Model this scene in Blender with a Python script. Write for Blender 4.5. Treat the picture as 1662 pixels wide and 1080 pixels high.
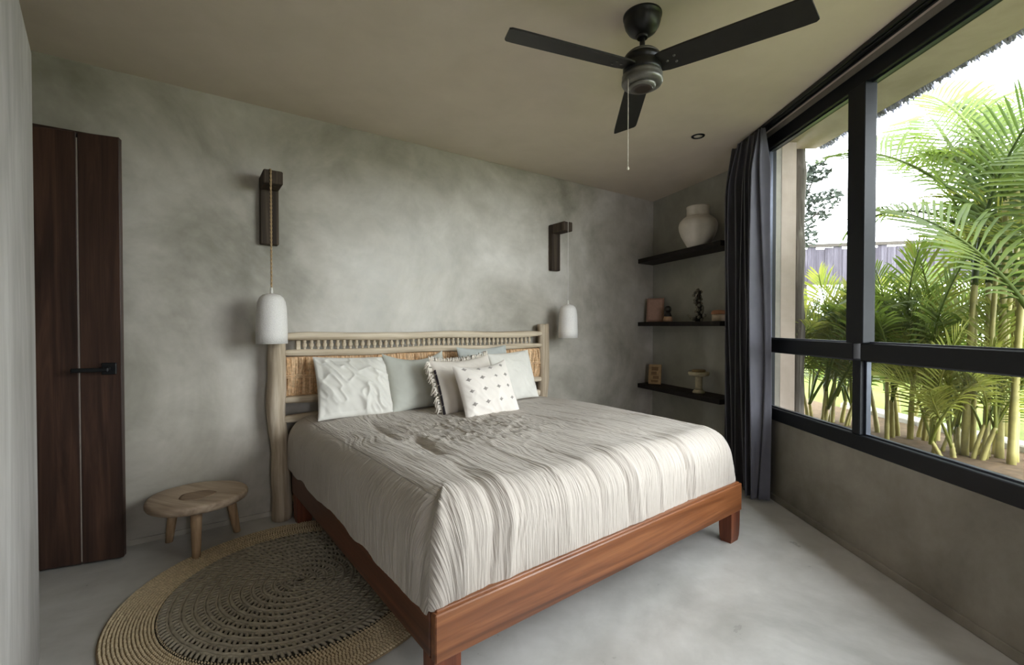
import bpy, bmesh, math, random
import numpy as np
from mathutils import Vector, Matrix

random.seed(7)
rng = np.random.default_rng(11)
scene = bpy.context.scene
for o in list(bpy.data.objects):
    bpy.data.objects.remove(o, do_unlink=True)
C = scene.collection
PI = math.pi

# ------------------------------------------------------------------ camera
cam_d = bpy.data.cameras.new('camera')
cam_d.sensor_fit = 'HORIZONTAL'
cam_d.sensor_width = 36.0
cam_d.lens = 36.0 * 745.0 / 1662.0
cam_d.clip_start = 0.02
cam = bpy.data.objects.new('camera', cam_d)
cam.location = (0, 0, 1.25)
cam.rotation_euler = (math.radians(90 - 0.8), 0, 0)
C.objects.link(cam)
scene.camera = cam

# ------------------------------------------------------------------ sky, exposure
SKY = 17.0
world = bpy.data.worlds.new('overcast_sky')
scene.world = world
world.use_nodes = True
wn = world.node_tree.nodes; wl = world.node_tree.links
for n in list(wn): wn.remove(n)
wo = wn.new('ShaderNodeOutputWorld'); bg = wn.new('ShaderNodeBackground')
tc = wn.new('ShaderNodeTexCoord'); nz = wn.new('ShaderNodeTexNoise'); cr = wn.new('ShaderNodeValToRGB')
nz.inputs['Scale'].default_value = 2.2; nz.inputs['Detail'].default_value = 4
cr.color_ramp.elements[0].position = 0.3; cr.color_ramp.elements[0].color = (0.84, 0.87, 0.97, 1)
cr.color_ramp.elements[1].position = 0.65; cr.color_ramp.elements[1].color = (0.98, 0.97, 1.0, 1)
wl.new(tc.outputs['Generated'], nz.inputs['Vector']); wl.new(nz.outputs['Fac'], cr.inputs['Fac'])
wl.new(cr.outputs['Color'], bg.inputs['Color']); bg.inputs['Strength'].default_value = SKY
wl.new(bg.outputs['Background'], wo.inputs['Surface'])

scene.view_settings.view_transform = 'Standard'
scene.view_settings.look = 'None'
scene.view_settings.exposure = 0.0
scene.view_settings.gamma = 1.0
scene.view_settings.use_curve_mapping = False
scene.cycles.use_denoising = True
scene.cycles.max_bounces = 10
scene.cycles.diffuse_bounces = 6
scene.cycles.transparent_max_bounces = 24

def portal(loc, rot, sx, sy):
    l = bpy.data.lights.new('window_portal', 'AREA'); l.shape = 'RECTANGLE'
    l.size = sx; l.size_y = sy; l.cycles.is_portal = True
    o = bpy.data.objects.new('window_portal', l); o.location = loc; o.rotation_euler = rot
    C.objects.link(o)
portal((1.96, 1.9, 1.6), (0, math.radians(90), 0), 2.0, 3.1)
portal((1.6, -1.72, 1.16), (math.radians(-90), 0, math.radians(180)), .35, 2.3)

# ------------------------------------------------------------------ layout constants (metres)
H = 2.672
TH = math.radians(54.9)
UW = np.array([math.sin(TH), math.cos(TH), 0.0])        # along the headboard wall
NW = np.array([math.cos(TH), -math.sin(TH), 0.0])       # out of it into the room
W0 = np.array([-2.205, 2.579, 0.0])
ZUP = np.array([0, 0, 1.0])
def wp(t, d, z): return W0 + UW * t + NW * d + ZUP * z
COR = wp(4.668, 0, 0)
TS = math.radians(-19)
US = -np.array([math.sin(TS), math.cos(TS), 0.0])       # along the shelf wall, corner -> window
NS = np.array([-math.cos(TS), math.sin(TS), 0.0])       # out of the shelf wall into the room
def sp(s, d, z): return COR + US * s + NS * d + ZUP * z
TB = math.radians(52.1)
AB = np.array([math.sin(TB), math.cos(TB), 0.0])        # across the bed
BB = np.array([-math.cos(TB), math.sin(TB), 0.0])       # from foot to head
BN = np.array([-0.240, 1.430, 0.0])
def bp(a, b, z): return BN + AB * a + BB * b + ZUP * z

# ------------------------------------------------------------------ mesh helpers
ORG = {}
class MB:
    def __init__(self):
        self.v = []; self.f = []; self.s = []
    def add(self, verts, faces, smooth=False):
        o = len(self.v)
        self.v.extend([tuple(map(float, p)) for p in verts])
        self.f.extend([tuple(i + o for i in q) for q in faces])
        self.s.extend([smooth] * len(faces))
        return self
    def grid(self, P, smooth=True, closed_u=False, closed_v=False, flip=False):
        """P: array (nu, nv, 3)"""
        nu, nv = P.shape[:2]
        fs = []
        for i in range(nu if closed_u else nu - 1):
            for j in range(nv if closed_v else nv - 1):
                a = i * nv + j; b = ((i + 1) % nu) * nv + j
                c = ((i + 1) % nu) * nv + (j + 1) % nv; d = i * nv + (j + 1) % nv
                fs.append((a, d, c, b) if flip else (a, b, c, d))
        return self.add(P.reshape(-1, 3), fs, smooth)
    def box(self, c, ax, ay, az, bev=0.0, seg=1):
        """box centred c with half-extent vectors ax, ay, az"""
        c = np.array(c, float); ax, ay, az = (np.array(q, float) for q in (ax, ay, az))
        if np.dot(np.cross(ax, ay), az) < 0: az = -az
        if bev <= 0:
            vs = [c + sx * ax + sy * ay + sz * az for sx in (-1, 1) for sy in (-1, 1) for sz in (-1, 1)]
            fs = [(0, 1, 3, 2), (4, 6, 7, 5), (0, 4, 5, 1), (2, 3, 7, 6), (0, 2, 6, 4), (1, 5, 7, 3)]
            return self.add(vs, fs)
        lx, ly, lz = (np.linalg.norm(q) for q in (ax, ay, az))
        bm = bmesh.new(); bmesh.ops.create_cube(bm, size=2.0)
        for v in bm.verts: v.co = Vector((v.co.x * lx, v.co.y * ly, v.co.z * lz))
        bmesh.ops.bevel(bm, geom=list(bm.edges), offset=min(bev, .9 * min(lx, ly, lz)), segments=seg, affect='EDGES', profile=.5)
        bm.verts.index_update()
        ux, uy, uz = ax / lx, ay / ly, az / lz
        vs = [c + ux * v.co.x + uy * v.co.y + uz * v.co.z for v in bm.verts]
        fs = [tuple(v.index for v in f.verts) for f in bm.faces]
        bm.free()
        return self.add(vs, fs)
    def prism(self, pts, z0, z1):
        n = len(pts)
        area = sum(pts[i][0] * pts[(i + 1) % n][1] - pts[(i + 1) % n][0] * pts[i][1] for i in range(n))
        if area < 0: pts = pts[::-1]
        vs = [(p[0], p[1], z0) for p in pts] + [(p[0], p[1], z1) for p in pts]
        fs = [tuple(range(n - 1, -1, -1)), tuple(range(n, 2 * n))]
        fs += [(i, (i + 1) % n, n + (i + 1) % n, n + i) for i in range(n)]
        return self.add(vs, fs)
    def lathe(self, c, prof, n=32, axis=ZUP, capb=True, capt=True, wob=None):
        """prof: [(r, h)...] from low to high along axis"""
        c = np.array(c, float); axis = np.array(axis, float) / np.linalg.norm(axis)
        e1 = np.cross(axis, [0.3, 0.9, 0.1]); e1 /= np.linalg.norm(e1); e2 = np.cross(axis, e1)
        P = np.zeros((len(prof), n, 3))
        for i, (r, h) in enumerate(prof):
            for k in range(n):
                a = 2 * PI * k / n
                rr = r * (1 + (wob(a, h) if wob else 0))
                P[i, k] = c + axis * h + (e1 * math.cos(a) + e2 * math.sin(a)) * rr
        self.grid(P, True, closed_v=True, flip=True)
        o = len(self.v) - len(prof) * n
        if capb: self.f.append(tuple(o + k for k in range(n - 1, -1, -1))); self.s.append(False)
        if capt:
            b = o + (len(prof) - 1) * n
            self.f.append(tuple(b + k for k in range(n))); self.s.append(False)
        return self
    def tube(self, pts, rad, n=8, caps=True, smooth=True):
        pts = [np.array(p, float) for p in pts]
        m = len(pts)
        if not hasattr(rad, '__len__'): rad = [rad] * m
        ref = np.array([0.31, 0.52, 0.79])
        P = np.zeros((m, n, 3))
        t0 = pts[1] - pts[0]; t0 /= np.linalg.norm(t0)
        e = np.cross(t0, ref); e /= np.linalg.norm(e)
        for i in range(m):
            t = pts[min(i + 1, m - 1)] - pts[max(i - 1, 0)]; t /= np.linalg.norm(t)
            e = e - t * np.dot(e, t); e /= np.linalg.norm(e); g = np.cross(t, e)
            for k in range(n):
                a = 2 * PI * k / n
                P[i, k] = pts[i] + (e * math.cos(a) + g * math.sin(a)) * rad[i]
        self.grid(P, smooth, closed_v=True, flip=True)
        o = len(self.v) - m * n
        if caps:
            self.f.append(tuple(o + k for k in range(n - 1, -1, -1))); self.s.append(False)
            b = o + (m - 1) * n
            self.f.append(tuple(b + k for k in range(n))); self.s.append(False)
        return self

def link(name, me, parent=None):
    o = bpy.data.objects.new(name, me); C.objects.link(o)
    if parent is not None: o.parent = parent
    return o
def mesh(name, mb, mat, org=(0, 0, 0)):
    me = bpy.data.meshes.new(name)
    v = np.array(mb.v, float) - np.array(org)
    me.from_pydata(v.tolist(), [], mb.f)
    me.polygons.foreach_set('use_smooth', mb.s)
    me.materials.append(M[mat] if isinstance(mat, str) else mat)
    me.update()
    return me
def part(name, mb, mat, parent, label=None, kind=None):
    org = ORG[parent.name]
    o = link(name, mesh(name, mb, mat, org), parent)
    ORG[o.name] = org
    if label: o['label'] = label
    if kind: o['kind'] = kind
    return o
def tag(o, label, cat, group=None, kind=None):
    if label: o['label'] = label
    if cat: o['category'] = cat
    if group: o['group'] = group
    if kind: o['kind'] = kind
    return o
def thing(name, loc, label, cat, group=None, kind=None):
    o = bpy.data.objects.new(name, None); C.objects.link(o)
    o.empty_display_size = 0.05
    o.location = tuple(map(float, loc)); ORG[o.name] = np.array(loc, float)
    return tag(o, label, cat, group, kind)
def single(name, mb, mat, loc, label, cat, group=None, kind=None):
    o = link(name, mesh(name, mb, mat, loc)); o.location = tuple(map(float, loc)); ORG[o.name] = np.array(loc, float)
    return tag(o, label, cat, group, kind)
def struct(name, mb, mat, label, cat='wall'):
    o = link(name, mesh(name, mb, mat)); ORG[o.name] = np.zeros(3)
    return tag(o, label, cat, None, 'structure')

def vnoise(x, y, seed=0):
    """smooth value noise in [-1, 1], vectorised"""
    x = np.asarray(x, float); y = np.asarray(y, float)
    xi = np.floor(x).astype(np.int64); yi = np.floor(y).astype(np.int64)
    fx = x - xi; fy = y - yi
    fx = fx * fx * fx * (fx * (fx * 6 - 15) + 10); fy = fy * fy * fy * (fy * (fy * 6 - 15) + 10)
    def h(a, b):
        n = (a * 374761393 + b * 668265263 + seed * 1274126177) & 0x7fffffff
        n = ((n ^ (n >> 13)) * 1274126177) & 0x7fffffff
        n = (n ^ (n >> 16)) & 0xffff
        return n / 32767.5 - 1
    return (h(xi, yi) * (1 - fx) + h(xi + 1, yi) * fx) * (1 - fy) + (h(xi, yi + 1) * (1 - fx) + h(xi + 1, yi + 1) * fx) * fy

# ------------------------------------------------------------------ materials
M = {}
def srgb(r, g, b):
    f = lambda c: c / 12.92 if c <= 0.04045 else ((c + 0.055) / 1.055) ** 2.4
    return (f(r / 255), f(g / 255), f(b / 255), 1)
def base_mat(name, rough=.6, metal=0.0, spec=.5):
    m = bpy.data.materials.new(name); m.use_nodes = True
    nt = m.node_tree; b = nt.nodes['Principled BSDF']
    b.inputs['Roughness'].default_value = rough; b.inputs['Metallic'].default_value = metal
    b.inputs['Specular IOR Level'].default_value = spec
    M[name] = m
    return m, nt, b
def coords(nt, scale=(1, 1, 1), rot=(0, 0, 0)):
    t = nt.nodes.new('ShaderNodeTexCoord'); mp = nt.nodes.new('ShaderNodeMapping')
    if rot != (0, 0, 0):
        mr = nt.nodes.new('ShaderNodeMapping'); mr.inputs['Rotation'].default_value = rot
        nt.links.new(t.outputs['Object'], mr.inputs['Vector']); nt.links.new(mr.outputs['Vector'], mp.inputs['Vector'])
    else:
        nt.links.new(t.outputs['Object'], mp.inputs['Vector'])
    mp.inputs['Scale'].default_value = scale
    return mp.outputs['Vector']
def noise(nt, vec, scale, detail=4, rough=.55, dist=0.0):
    n = nt.nodes.new('ShaderNodeTexNoise')
    n.inputs['Scale'].default_value = scale; n.inputs['Detail'].default_value = detail
    n.inputs['Roughness'].default_value = rough; n.inputs['Distortion'].default_value = dist
    nt.links.new(vec, n.inputs['Vector'])
    return n.outputs['Fac']
def ramp(nt, fac, stops):
    r = nt.nodes.new('ShaderNodeValToRGB'); e = r.color_ramp.elements
    while len(e) < len(stops): e.new(0.5)
    for el, (p, c) in zip(e, stops): el.position = p; el.color = c
    nt.links.new(fac, r.inputs['Fac'])
    return r.outputs['Color']
def mixc(nt, a, b, fac, mode='MIX'):
    m = nt.nodes.new('ShaderNodeMix'); m.data_type = 'RGBA'; m.blend_type = mode
    for k, v in ((6, a), (7, b), (0, fac)):
        if hasattr(v, 'is_linked'): nt.links.new(v, m.inputs[k])
        else: m.inputs[k].default_value = v
    return m.outputs[2]
def bump(nt, b, h, strength, dist=.01):
    n = nt.nodes.new('ShaderNodeBump'); n.inputs['Strength'].default_value = strength; n.inputs['Distance'].default_value = dist
    nt.links.new(h, n.inputs['Height']); nt.links.new(n.outputs['Normal'], b.inputs['Normal'])
def plain(name, rgb, rough=.6, metal=0.0, spec=.5, var=.12, vs=20, bmp=0.0):
    m, nt, b = base_mat(name, rough, metal, spec)
    c = srgb(*rgb); v = coords(nt)
    n = noise(nt, v, vs, 4)
    d = tuple(x * (1 - var) for x in c[:3]) + (1,); u = tuple(min(1, x * (1 + var)) for x in c[:3]) + (1,)
    nt.links.new(ramp(nt, n, [(.3, d), (.7, u)]), b.inputs['Base Color'])
    if bmp: bump(nt, b, n, bmp)
    return m
def concrete(name, lo, mid, hi, rough=.7, spec=.3, big=.9, rlo=None, stretch=(1, 1, 1), mot=.75):
    m, nt, b = base_mat(name, rough, 0, spec)
    v = coords(nt, stretch)
    n1 = noise(nt, v, big, 6, .6, .6); n2 = noise(nt, v, big * 5, 6, .65, .3); n3 = noise(nt, v, 60, 3)
    c1 = ramp(nt, n1, [(.3, srgb(*lo)), (.5, srgb(*mid)), (.72, srgb(*hi))])
    c2 = ramp(nt, n2, [(.3, (.72, .72, .70, 1)), (.7, (1.0, 1.0, 1.0, 1))])
    nt.links.new(mixc(nt, c1, c2, mot, 'MULTIPLY'), b.inputs['Base Color'])
    if rlo is not None:
        rr = ramp(nt, n2, [(.3, (rlo,) * 3 + (1,)), (.75, (rough,) * 3 + (1,))])
        nt.links.new(rr, b.inputs['Roughness'])
    bump(nt, b, n2, .12, .01)
    return m
def wood(name, dark, mid, light, axis='x', rotz=0.0, scale=1.0, rough=.5, spec=.4, ring=14, knots=False):
    m, nt, b = base_mat(name, rough, 0, spec)
    k = {'x': (.7, ring, ring), 'y': (ring, .7, ring), 'z': (ring, ring, .7)}[axis]
    v = coords(nt, tuple(q * scale for q in k), (0, 0, rotz))
    n1 = noise(nt, v, 1.0, 6, .6, 1.2); n2 = noise(nt, v, 5.0, 4, .6)
    c1 = ramp(nt, n1, [(.28, srgb(*dark)), (.5, srgb(*mid)), (.72, srgb(*light))])
    c2 = ramp(nt, n2, [(.3, (.7, .68, .66, 1)), (.65, (1, 1, 1, 1))])
    nt.links.new(mixc(nt, c1, c2, .7, 'MULTIPLY'), b.inputs['Base Color'])
    bump(nt, b, n2, .15, .004)
    return m

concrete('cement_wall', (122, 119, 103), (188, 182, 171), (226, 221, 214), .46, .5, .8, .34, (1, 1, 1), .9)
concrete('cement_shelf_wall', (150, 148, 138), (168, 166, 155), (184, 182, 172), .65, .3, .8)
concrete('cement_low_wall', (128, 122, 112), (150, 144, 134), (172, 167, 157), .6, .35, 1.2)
concrete('cement_left', (154, 150, 144), (176, 172, 168), (198, 195, 191), .6, .35, 1.5, None, (2.2, 2.2, .5))
concrete('cement_floor', (166, 163, 157), (202, 199, 194), (226, 224, 220), .5, .5, .9, .26)
concrete('ceiling_paint', (220, 207, 191), (225, 212, 197), (228, 216, 202), .8, .2, .6, None, (1, 1, 1), .3)
concrete('soffit_plaster', (176, 160, 148), (186, 170, 158), (194, 180, 170), .8, .2, .8)
concrete('terrace_stone', (150, 146, 138), (176, 172, 164), (196, 192, 186), .8, .2, 1)
plain('black_metal', (22, 23, 25), .38, .2, .5, .15)
plain('frame_black', (17, 20, 25), .5, 0, .3, .12)
plain('frame_edge', (70, 74, 84), .35, .6, .5, .1)
plain('fan_black', (26, 25, 24), .38, .1, .5, .2, 30)
plain('fan_blade', (34, 32, 30), .5, 0, .4, .2, 14)
plain('fan_grey', (112, 110, 104), .4, .5, .5, .2, 30)
plain('fan_glass', (58, 50, 44), .3, 0, .5, .15)
plain('white_plastic', (225, 222, 214), .5)
plain('chain_white', (214, 206, 190), .5)
wood('door_walnut', (40, 27, 22), (64, 44, 35), (88, 62, 49), 'z', 0, 1.0, .42, .4, 16)
plain('inlay', (170, 158, 148), .4, .4)
wood('bed_wood', (84, 46, 24), (126, 76, 44), (156, 102, 64), 'x', -(PI / 2 - TB), 1.0, .32, .5, 13)
wood('bed_wood_side', (66, 36, 24), (92, 52, 35), (114, 68, 48), 'y', -(PI / 2 - TB), 1.0, .36, .5, 13)
wood('bed_wood_leg', (80, 40, 24), (112, 60, 38), (140, 82, 54), 'z', 0, 1.0, .45, .4, 13)
wood('driftwood_post', (142, 124, 102), (190, 174, 152), (218, 206, 186), 'z', 0, .9, .75, .2, 14)
wood('driftwood_rail', (158, 140, 118), (206, 191, 168), (226, 214, 194), 'x', -(PI / 2 - TH), .9, .75, .2, 14)
wood('bracket_wood', (40, 34, 29), (70, 60, 51), (98, 86, 74), 'z', 0, 1.2, .7, .2, 18)
wood('shelf_wood', (24, 19, 17), (36, 30, 27), (48, 41, 37), 'x', .5, 1.0, .6, .2, 14)
wood('stool_wood', (132, 112, 94), (182, 162, 140), (210, 192, 170), 'x', .3, 1.0, .7, .25, 9)
wood('stool_heart', (112, 92, 76), (152, 130, 108), (176, 154, 132), 'x', .3, 1.0, .75, .2, 9)
wood('stool_leg', (140, 112, 84), (186, 156, 122), (212, 186, 154), 'z', 0, 1.0, .7, .25, 14)
wood('grey_plank', (52, 48, 54), (78, 74, 82), (100, 96, 104), 'z', 0, 1.2, .85, .1, 16)
wood('grey_trunk', (62, 56, 50), (104, 98, 92), (146, 140, 134), 'z', 0, 1.5, .9, .1, 16)

def cloth(name, rgb, rough=.9, weave=900, bstr=.12, var=.06):
    m, nt, b = base_mat(name, rough, 0, .15)
    c = srgb(*rgb); v = coords(nt)
    n = noise(nt, v, 7, 3); w = noise(nt, v, weave, 2)
    d = tuple(x * (1 - var) for x in c[:3]) + (1,); u = tuple(min(1, x * (1 + var)) for x in c[:3]) + (1,)
    nt.links.new(ramp(nt, n, [(.3, d), (.7, u)]), b.inputs['Base Color'])
    b.inputs['Sheen Weight'].default_value = .15
    bump(nt, b, w, bstr, .002)
    return m
cloth('pillow_white', (214, 211, 203)); cloth('pillow_sage', (190, 191, 182)); cloth('pillow_grey', (178, 181, 177))
cloth('cushion_beige', (214, 206, 196)); cloth('cushion_cream', (222, 215, 207), .9, 500, .25)
cloth('tuft_grey', (150, 144, 138)); cloth('tassel_cream', (226, 218, 206)); cloth('tassel_dark', (44, 38, 42))
cloth('curtain_cloth', (92, 91, 98), .85, 700, .1, .08)
cloth('curtain_lining', (170, 166, 170), .9)
# bedspread: gauze with crinkles along the cloth (attribute 'cl' = cloth coordinates)
m, nt, b = base_mat('bedspread_gauze', .9, 0, .15)
at = nt.nodes.new('ShaderNodeAttribute'); at.attribute_name = 'cl'
mp = nt.nodes.new('ShaderNodeMapping'); mp.inputs['Scale'].default_value = (120, 5, 1)
nt.links.new(at.outputs['Vector'], mp.inputs['Vector'])
cn = noise(nt, mp.outputs['Vector'], 1.0, 3, .6, .6)
vv = coords(nt); n0 = noise(nt, vv, 3.0, 3)
nt.links.new(ramp(nt, n0, [(.3, srgb(180, 171, 161)), (.7, srgb(194, 185, 175))]), b.inputs['Base Color'])
b.inputs['Sheen Weight'].default_value = .15
bump(nt, b, cn, .8, .012)

plain('ceramic_white', (226, 222, 218), .55, 0, .4, .08, 160, .25)
plain('clay_white', (214, 206, 194), .7, 0, .3, .07, 14, .1)
plain('jute_cord', (176, 150, 116), .9, 0, .1, .25, 150)
plain('straw', (200, 162, 122), .85, 0, .2, .3, 60)
plain('straw_light', (220, 188, 150), .85, 0, .2, .25, 60)
plain('jute_band', (208, 190, 158), .95, 0, .1, .2, 60)
plain('rug_grey', (158, 149, 132), .95, 0, .1, .22, 40)
plain('rug_hole_shade', (52, 48, 40), .95, 0, .1, .2, 40)  # dark colour stands in for the shade inside the crochet holes
plain('rug_under_jute', (136, 118, 92), .95, 0, .1, .2, 40)
plain('frame_pink', (150, 116, 100), .6, 0, .3, .1)
plain('frame_print', (172, 138, 122), .7, 0, .3, .1, 60)
plain('tablet_wood', (166, 138, 100), .7, 0, .3, .2, 40)
plain('tablet_carve', (120, 92, 62), .7, 0, .3, .2, 40)
plain('bottle_dark', (40, 34, 30), .4); plain('bottle_tan', (188, 150, 116), .6)
plain('sculpture_stone', (128, 124, 112), .8, 0, .2, .3, 50); plain('sculpture_dark', (58, 54, 48), .8, 0, .2, .3, 50)
plain('terracotta', (176, 124, 92), .75); plain('jar_cream', (206, 186, 162), .75)
plain('candle_wood', (196, 186, 158), .7, 0, .3, .15, 40); plain('candle_wood_edge', (150, 128, 96), .7, 0, .3, .15, 40)
plain('lamp_glass', (210, 206, 196), .4)
plain('soil', (92, 76, 58), .95, 0, .1, .3, 20, .4); plain('kerb_stone', (176, 172, 164), .85, 0, .2, .12, 12, .2)
plain('thatch', (156, 156, 170), .95, 0, .1, .3, 40)
plain('lawn', (88, 96, 46), .95, 0, .1, .2, 3)
plain('grass_blade', (120, 146, 54), .9, 0, .1, .25, 2)
plain('bark', (60, 54, 48), .9); plain('tree_leaf', (52, 58, 50), .7, 0, .2, .3, 6)
plain('hedge_leaf', (96, 116, 52), .7, 0, .2, .35, 3); plain('hedge_core', (70, 88, 40), .9, 0, .1, .3, 3)
def leafmat(name, c1, c2, trans):
    m, nt, b = base_mat(name, .5, 0, .4)
    v = coords(nt); n = noise(nt, v, 5, 3)
    col = ramp(nt, n, [(.35, srgb(*c1)), (.65, srgb(*c2))])
    nt.links.new(col, b.inputs['Base Color'])
    tr = nt.nodes.new('ShaderNodeBsdfTranslucent'); nt.links.new(col, tr.inputs['Color'])
    mx = nt.nodes.new('ShaderNodeMixShader'); mx.inputs['Fac'].default_value = trans
    out = nt.nodes['Material Output']
    nt.links.new(b.outputs['BSDF'], mx.inputs[1]); nt.links.new(tr.outputs['BSDF'], mx.inputs[2])
    nt.links.new(mx.outputs['Shader'], out.inputs['Surface'])
leafmat('palm_leaf', (80, 100, 34), (108, 126, 46), .5)
leafmat('palm_leaf_dark', (54, 74, 26), (80, 98, 36), .45)
leafmat('palm_leaf_yellow', (124, 134, 54), (150, 150, 70), .5)
plain('palm_cane', (150, 142, 84), .5, 0, .4, .25, 12); plain('palm_rachis', (138, 144, 70), .5, 0, .4, .2, 12)
# pane: clear glass with its fresnel mirror, lets daylight through
m = bpy.data.materials.new('window_glass'); m.use_nodes = True; M['window_glass'] = m
nt = m.node_tree
for n in list(nt.nodes): nt.nodes.remove(n)
out = nt.nodes.new('ShaderNodeOutputMaterial'); tr = nt.nodes.new('ShaderNodeBsdfTransparent'); gl = nt.nodes.new('ShaderNodeBsdfGlossy')
fr = nt.nodes.new('ShaderNodeLayerWeight'); fr.inputs['Blend'].default_value = .5; pw = nt.nodes.new('ShaderNodeMath'); pw.operation = 'POWER'; pw.inputs[1].default_value = 5.0
pm = nt.nodes.new('ShaderNodeMath'); pm.operation = 'MULTIPLY_ADD'; pm.inputs[1].default_value = .6; pm.inputs[2].default_value = .015
nt.links.new(fr.outputs['Facing'], pw.inputs[0]); nt.links.new(pw.outputs[0], pm.inputs[0])
mx = nt.nodes.new('ShaderNodeMixShader')
tr.inputs['Color'].default_value = (.93, .96, .95, 1); gl.inputs['Roughness'].default_value = .02
nt.links.new(pm.outputs[0], mx.inputs['Fac']); nt.links.new(tr.outputs['BSDF'], mx.inputs[1]); nt.links.new(gl.outputs['BSDF'], mx.inputs[2])
nt.links.new(mx.outputs['Shader'], out.inputs['Surface'])

# ------------------------------------------------------------------ the room
def wall_strip(mb, p, q, z0, z1, th, side):
    """vertical slab from plan point p to q; thickness th towards side"""
    p = np.array(p, float)[:2]; q = np.array(q, float)[:2]; side = np.array(side, float)[:2] * th
    mb.prism([tuple(p), tuple(q), tuple(q + side), tuple(p + side)], z0, z1)
    return mb
XW = 1.88                      # inner face of the window wall
WY0 = 0.35
YE = -1.62                     # rear of the room
FL = wp(-1.5, 0, 0)            # far left end of the headboard wall
LEN = (FL[1] - YE) / -NW[1]
FR = FL + NW * LEN             # where the left wall meets the rear
E1 = sp(1.30, 0, 0)
K1 = np.array([1.90, 3.46, 0])
plan = [tuple((FL - UW * .1 - NW * .15)[:2]), tuple((COR + UW * .2 - NW * .15)[:2]), (E1[0] + .2, E1[1]), (XW + .16, 3.44), (XW + .16, YE - .1), tuple((FR - UW * .1)[:2] + np.array([0, -.1]))]
struct('floor', MB().prism(plan, -.12, 0), 'cement_floor', 'polished light grey cement floor of the bedroom', 'floor')
struct('ceiling', MB().prism(plan, H, H + .2), 'ceiling_paint', 'smooth beige painted ceiling over the bedroom', 'ceiling')
# headboard wall with a doorway (t from -0.86 to -0.03)
DT0, DT1, DTOP = -.86, -.03, 2.30
mb = MB()
wall_strip(mb, wp(DT1, 0, 0), COR + UW * .12, 0, H, .15, -NW)
wall_strip(mb, wp(-1.5, 0, 0), wp(DT0, 0, 0), 0, H, .15, -NW)
wall_strip(mb, wp(DT0, 0, 0), wp(DT1, 0, 0), DTOP, H, .15, -NW)
struct('wall_back', mb, 'cement_wall', 'mottled grey-green cement wall behind the bed headboard')
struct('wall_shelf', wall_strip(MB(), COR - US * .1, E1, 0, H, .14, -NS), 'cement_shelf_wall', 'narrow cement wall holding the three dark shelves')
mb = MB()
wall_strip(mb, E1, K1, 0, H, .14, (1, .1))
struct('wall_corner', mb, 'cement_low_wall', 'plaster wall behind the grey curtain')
mb = MB()
mb.box((XW + .075, (3.46 + YE) / 2, .29), (.075, 0, 0), (0, (3.46 - YE) / 2, 0), (0, 0, .29))
mb.box((XW + .075, (3.46 + YE) / 2, (2.63 + H) / 2), (.075, 0, 0), (0, (3.46 - YE) / 2, 0), (0, 0, (H - 2.63) / 2))
mb.box((XW + .075, (YE + WY0) / 2, H / 2), (.075, 0, 0), (0, (WY0 - YE) / 2, 0), (0, 0, H / 2))
struct('wall_right', mb, 'cement_low_wall', 'low grey cement wall below the black framed window')
# partition beside the doorway
PE = np.array([-1.782, 1.716, 0]); PD = np.array([.672, -.741, 0]); PN = np.array([-.741, -.672, 0])
struct('wall_left', wall_strip(MB(), PE, PE + PD * 1.3, 0, 2.262, .16, PN), 'cement_left', 'pale smooth cement partition wall beside the dark wooden door')
struct('wall_far_left', wall_strip(MB(), FL, FR, 0, H, .12, -UW), 'cement_left', 'cement side wall beyond the partition, out of sight')
mb = MB()
mb.box(((FR[0] - .35 + 1.45) / 2, YE - .06, H / 2), ((1.45 - FR[0] + .35) / 2, 0, 0), (0, .06, 0), (0, 0, H / 2))  # unseen wall; the gap beside this slab is added for fill daylight
mb.box((XW + .02, YE - .06, H / 2), (.12, 0, 0), (0, .06, 0), (0, 0, H / 2))
mb.box(((FR[0] + XW) / 2, YE - .06, H - .17), ((XW - FR[0]) / 2, 0, 0), (0, .06, 0), (0, 0, .17))
struct('wall_rear', mb, 'cement_left', 'unseen rear wall with a narrow opening sized to let in fill daylight')
struct('terrace_floor', MB().box((.5, YE - 3.1, -.1), (4, 0, 0), (0, 3.0, 0), (0, 0, .06)), 'terrace_stone', 'pale stone terrace added out of view beyond the rear opening', 'terrace')
# skirting of the window wall
struct('baseboard_right', MB().box((XW - .004, (3.44 + YE) / 2, .022), (.006, 0, 0), (0, (3.44 - YE) / 2, 0), (0, 0, .022), .003), 'cement_low_wall', 'slim grey skirting at the foot of the low window wall', 'baseboard')
mb = MB()
for ta, tb in ((DT1 + .06, 4.66),):
    c = wp((ta + tb) / 2, .004, .015); mb.box(c, UW * (tb - ta) / 2, NW * .005, ZUP * .015)
struct('baseboard_back', mb, 'cement_wall', 'thin cement skirting at the foot of the bed wall', 'baseboard')

# ------------------------------------------------------------------ window
win = thing('window_1', (XW + .035, 1.0, .58), 'large black framed window with four panes beside the bed', 'window', None, 'structure')
WX = XW + .035; YA, YB = 3.43, WY0 + .03
def yb(mbx, y0, y1, z0, z1, hx=.04, bev=.004): return mbx.box((WX, (y0 + y1) / 2, (z0 + z1) / 2), (hx, 0, 0), (0, (y1 - y0) / 2, 0), (0, 0, (z1 - z0) / 2), bev)
part('bottom_rail', yb(MB(), YB, YA, .575, .66), 'frame_black', win)
part('top_rail', yb(MB(), YB, YA, 2.545, 2.632), 'frame_black', win)
mulls = [2.48, .55, -1.3]
bays = [(2.545, YA - .02), (.60, 2.415), (-1.25, .50)]
part('mullion', MB().box((1.905, 2.504, .863), (.026, 0, 0), (0, .029, 0), (0, 0, .203), .003), 'frame_black', win)
part('mullion', MB().box((1.897, 2.502, 1.852), (.033, 0, 0), (0, .062, 0), (0, 0, .694), .003), 'frame_black', win)
part('mullion', yb(MB(), .52, .60, .66, 2.545, .03), 'frame_black', win)
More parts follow.
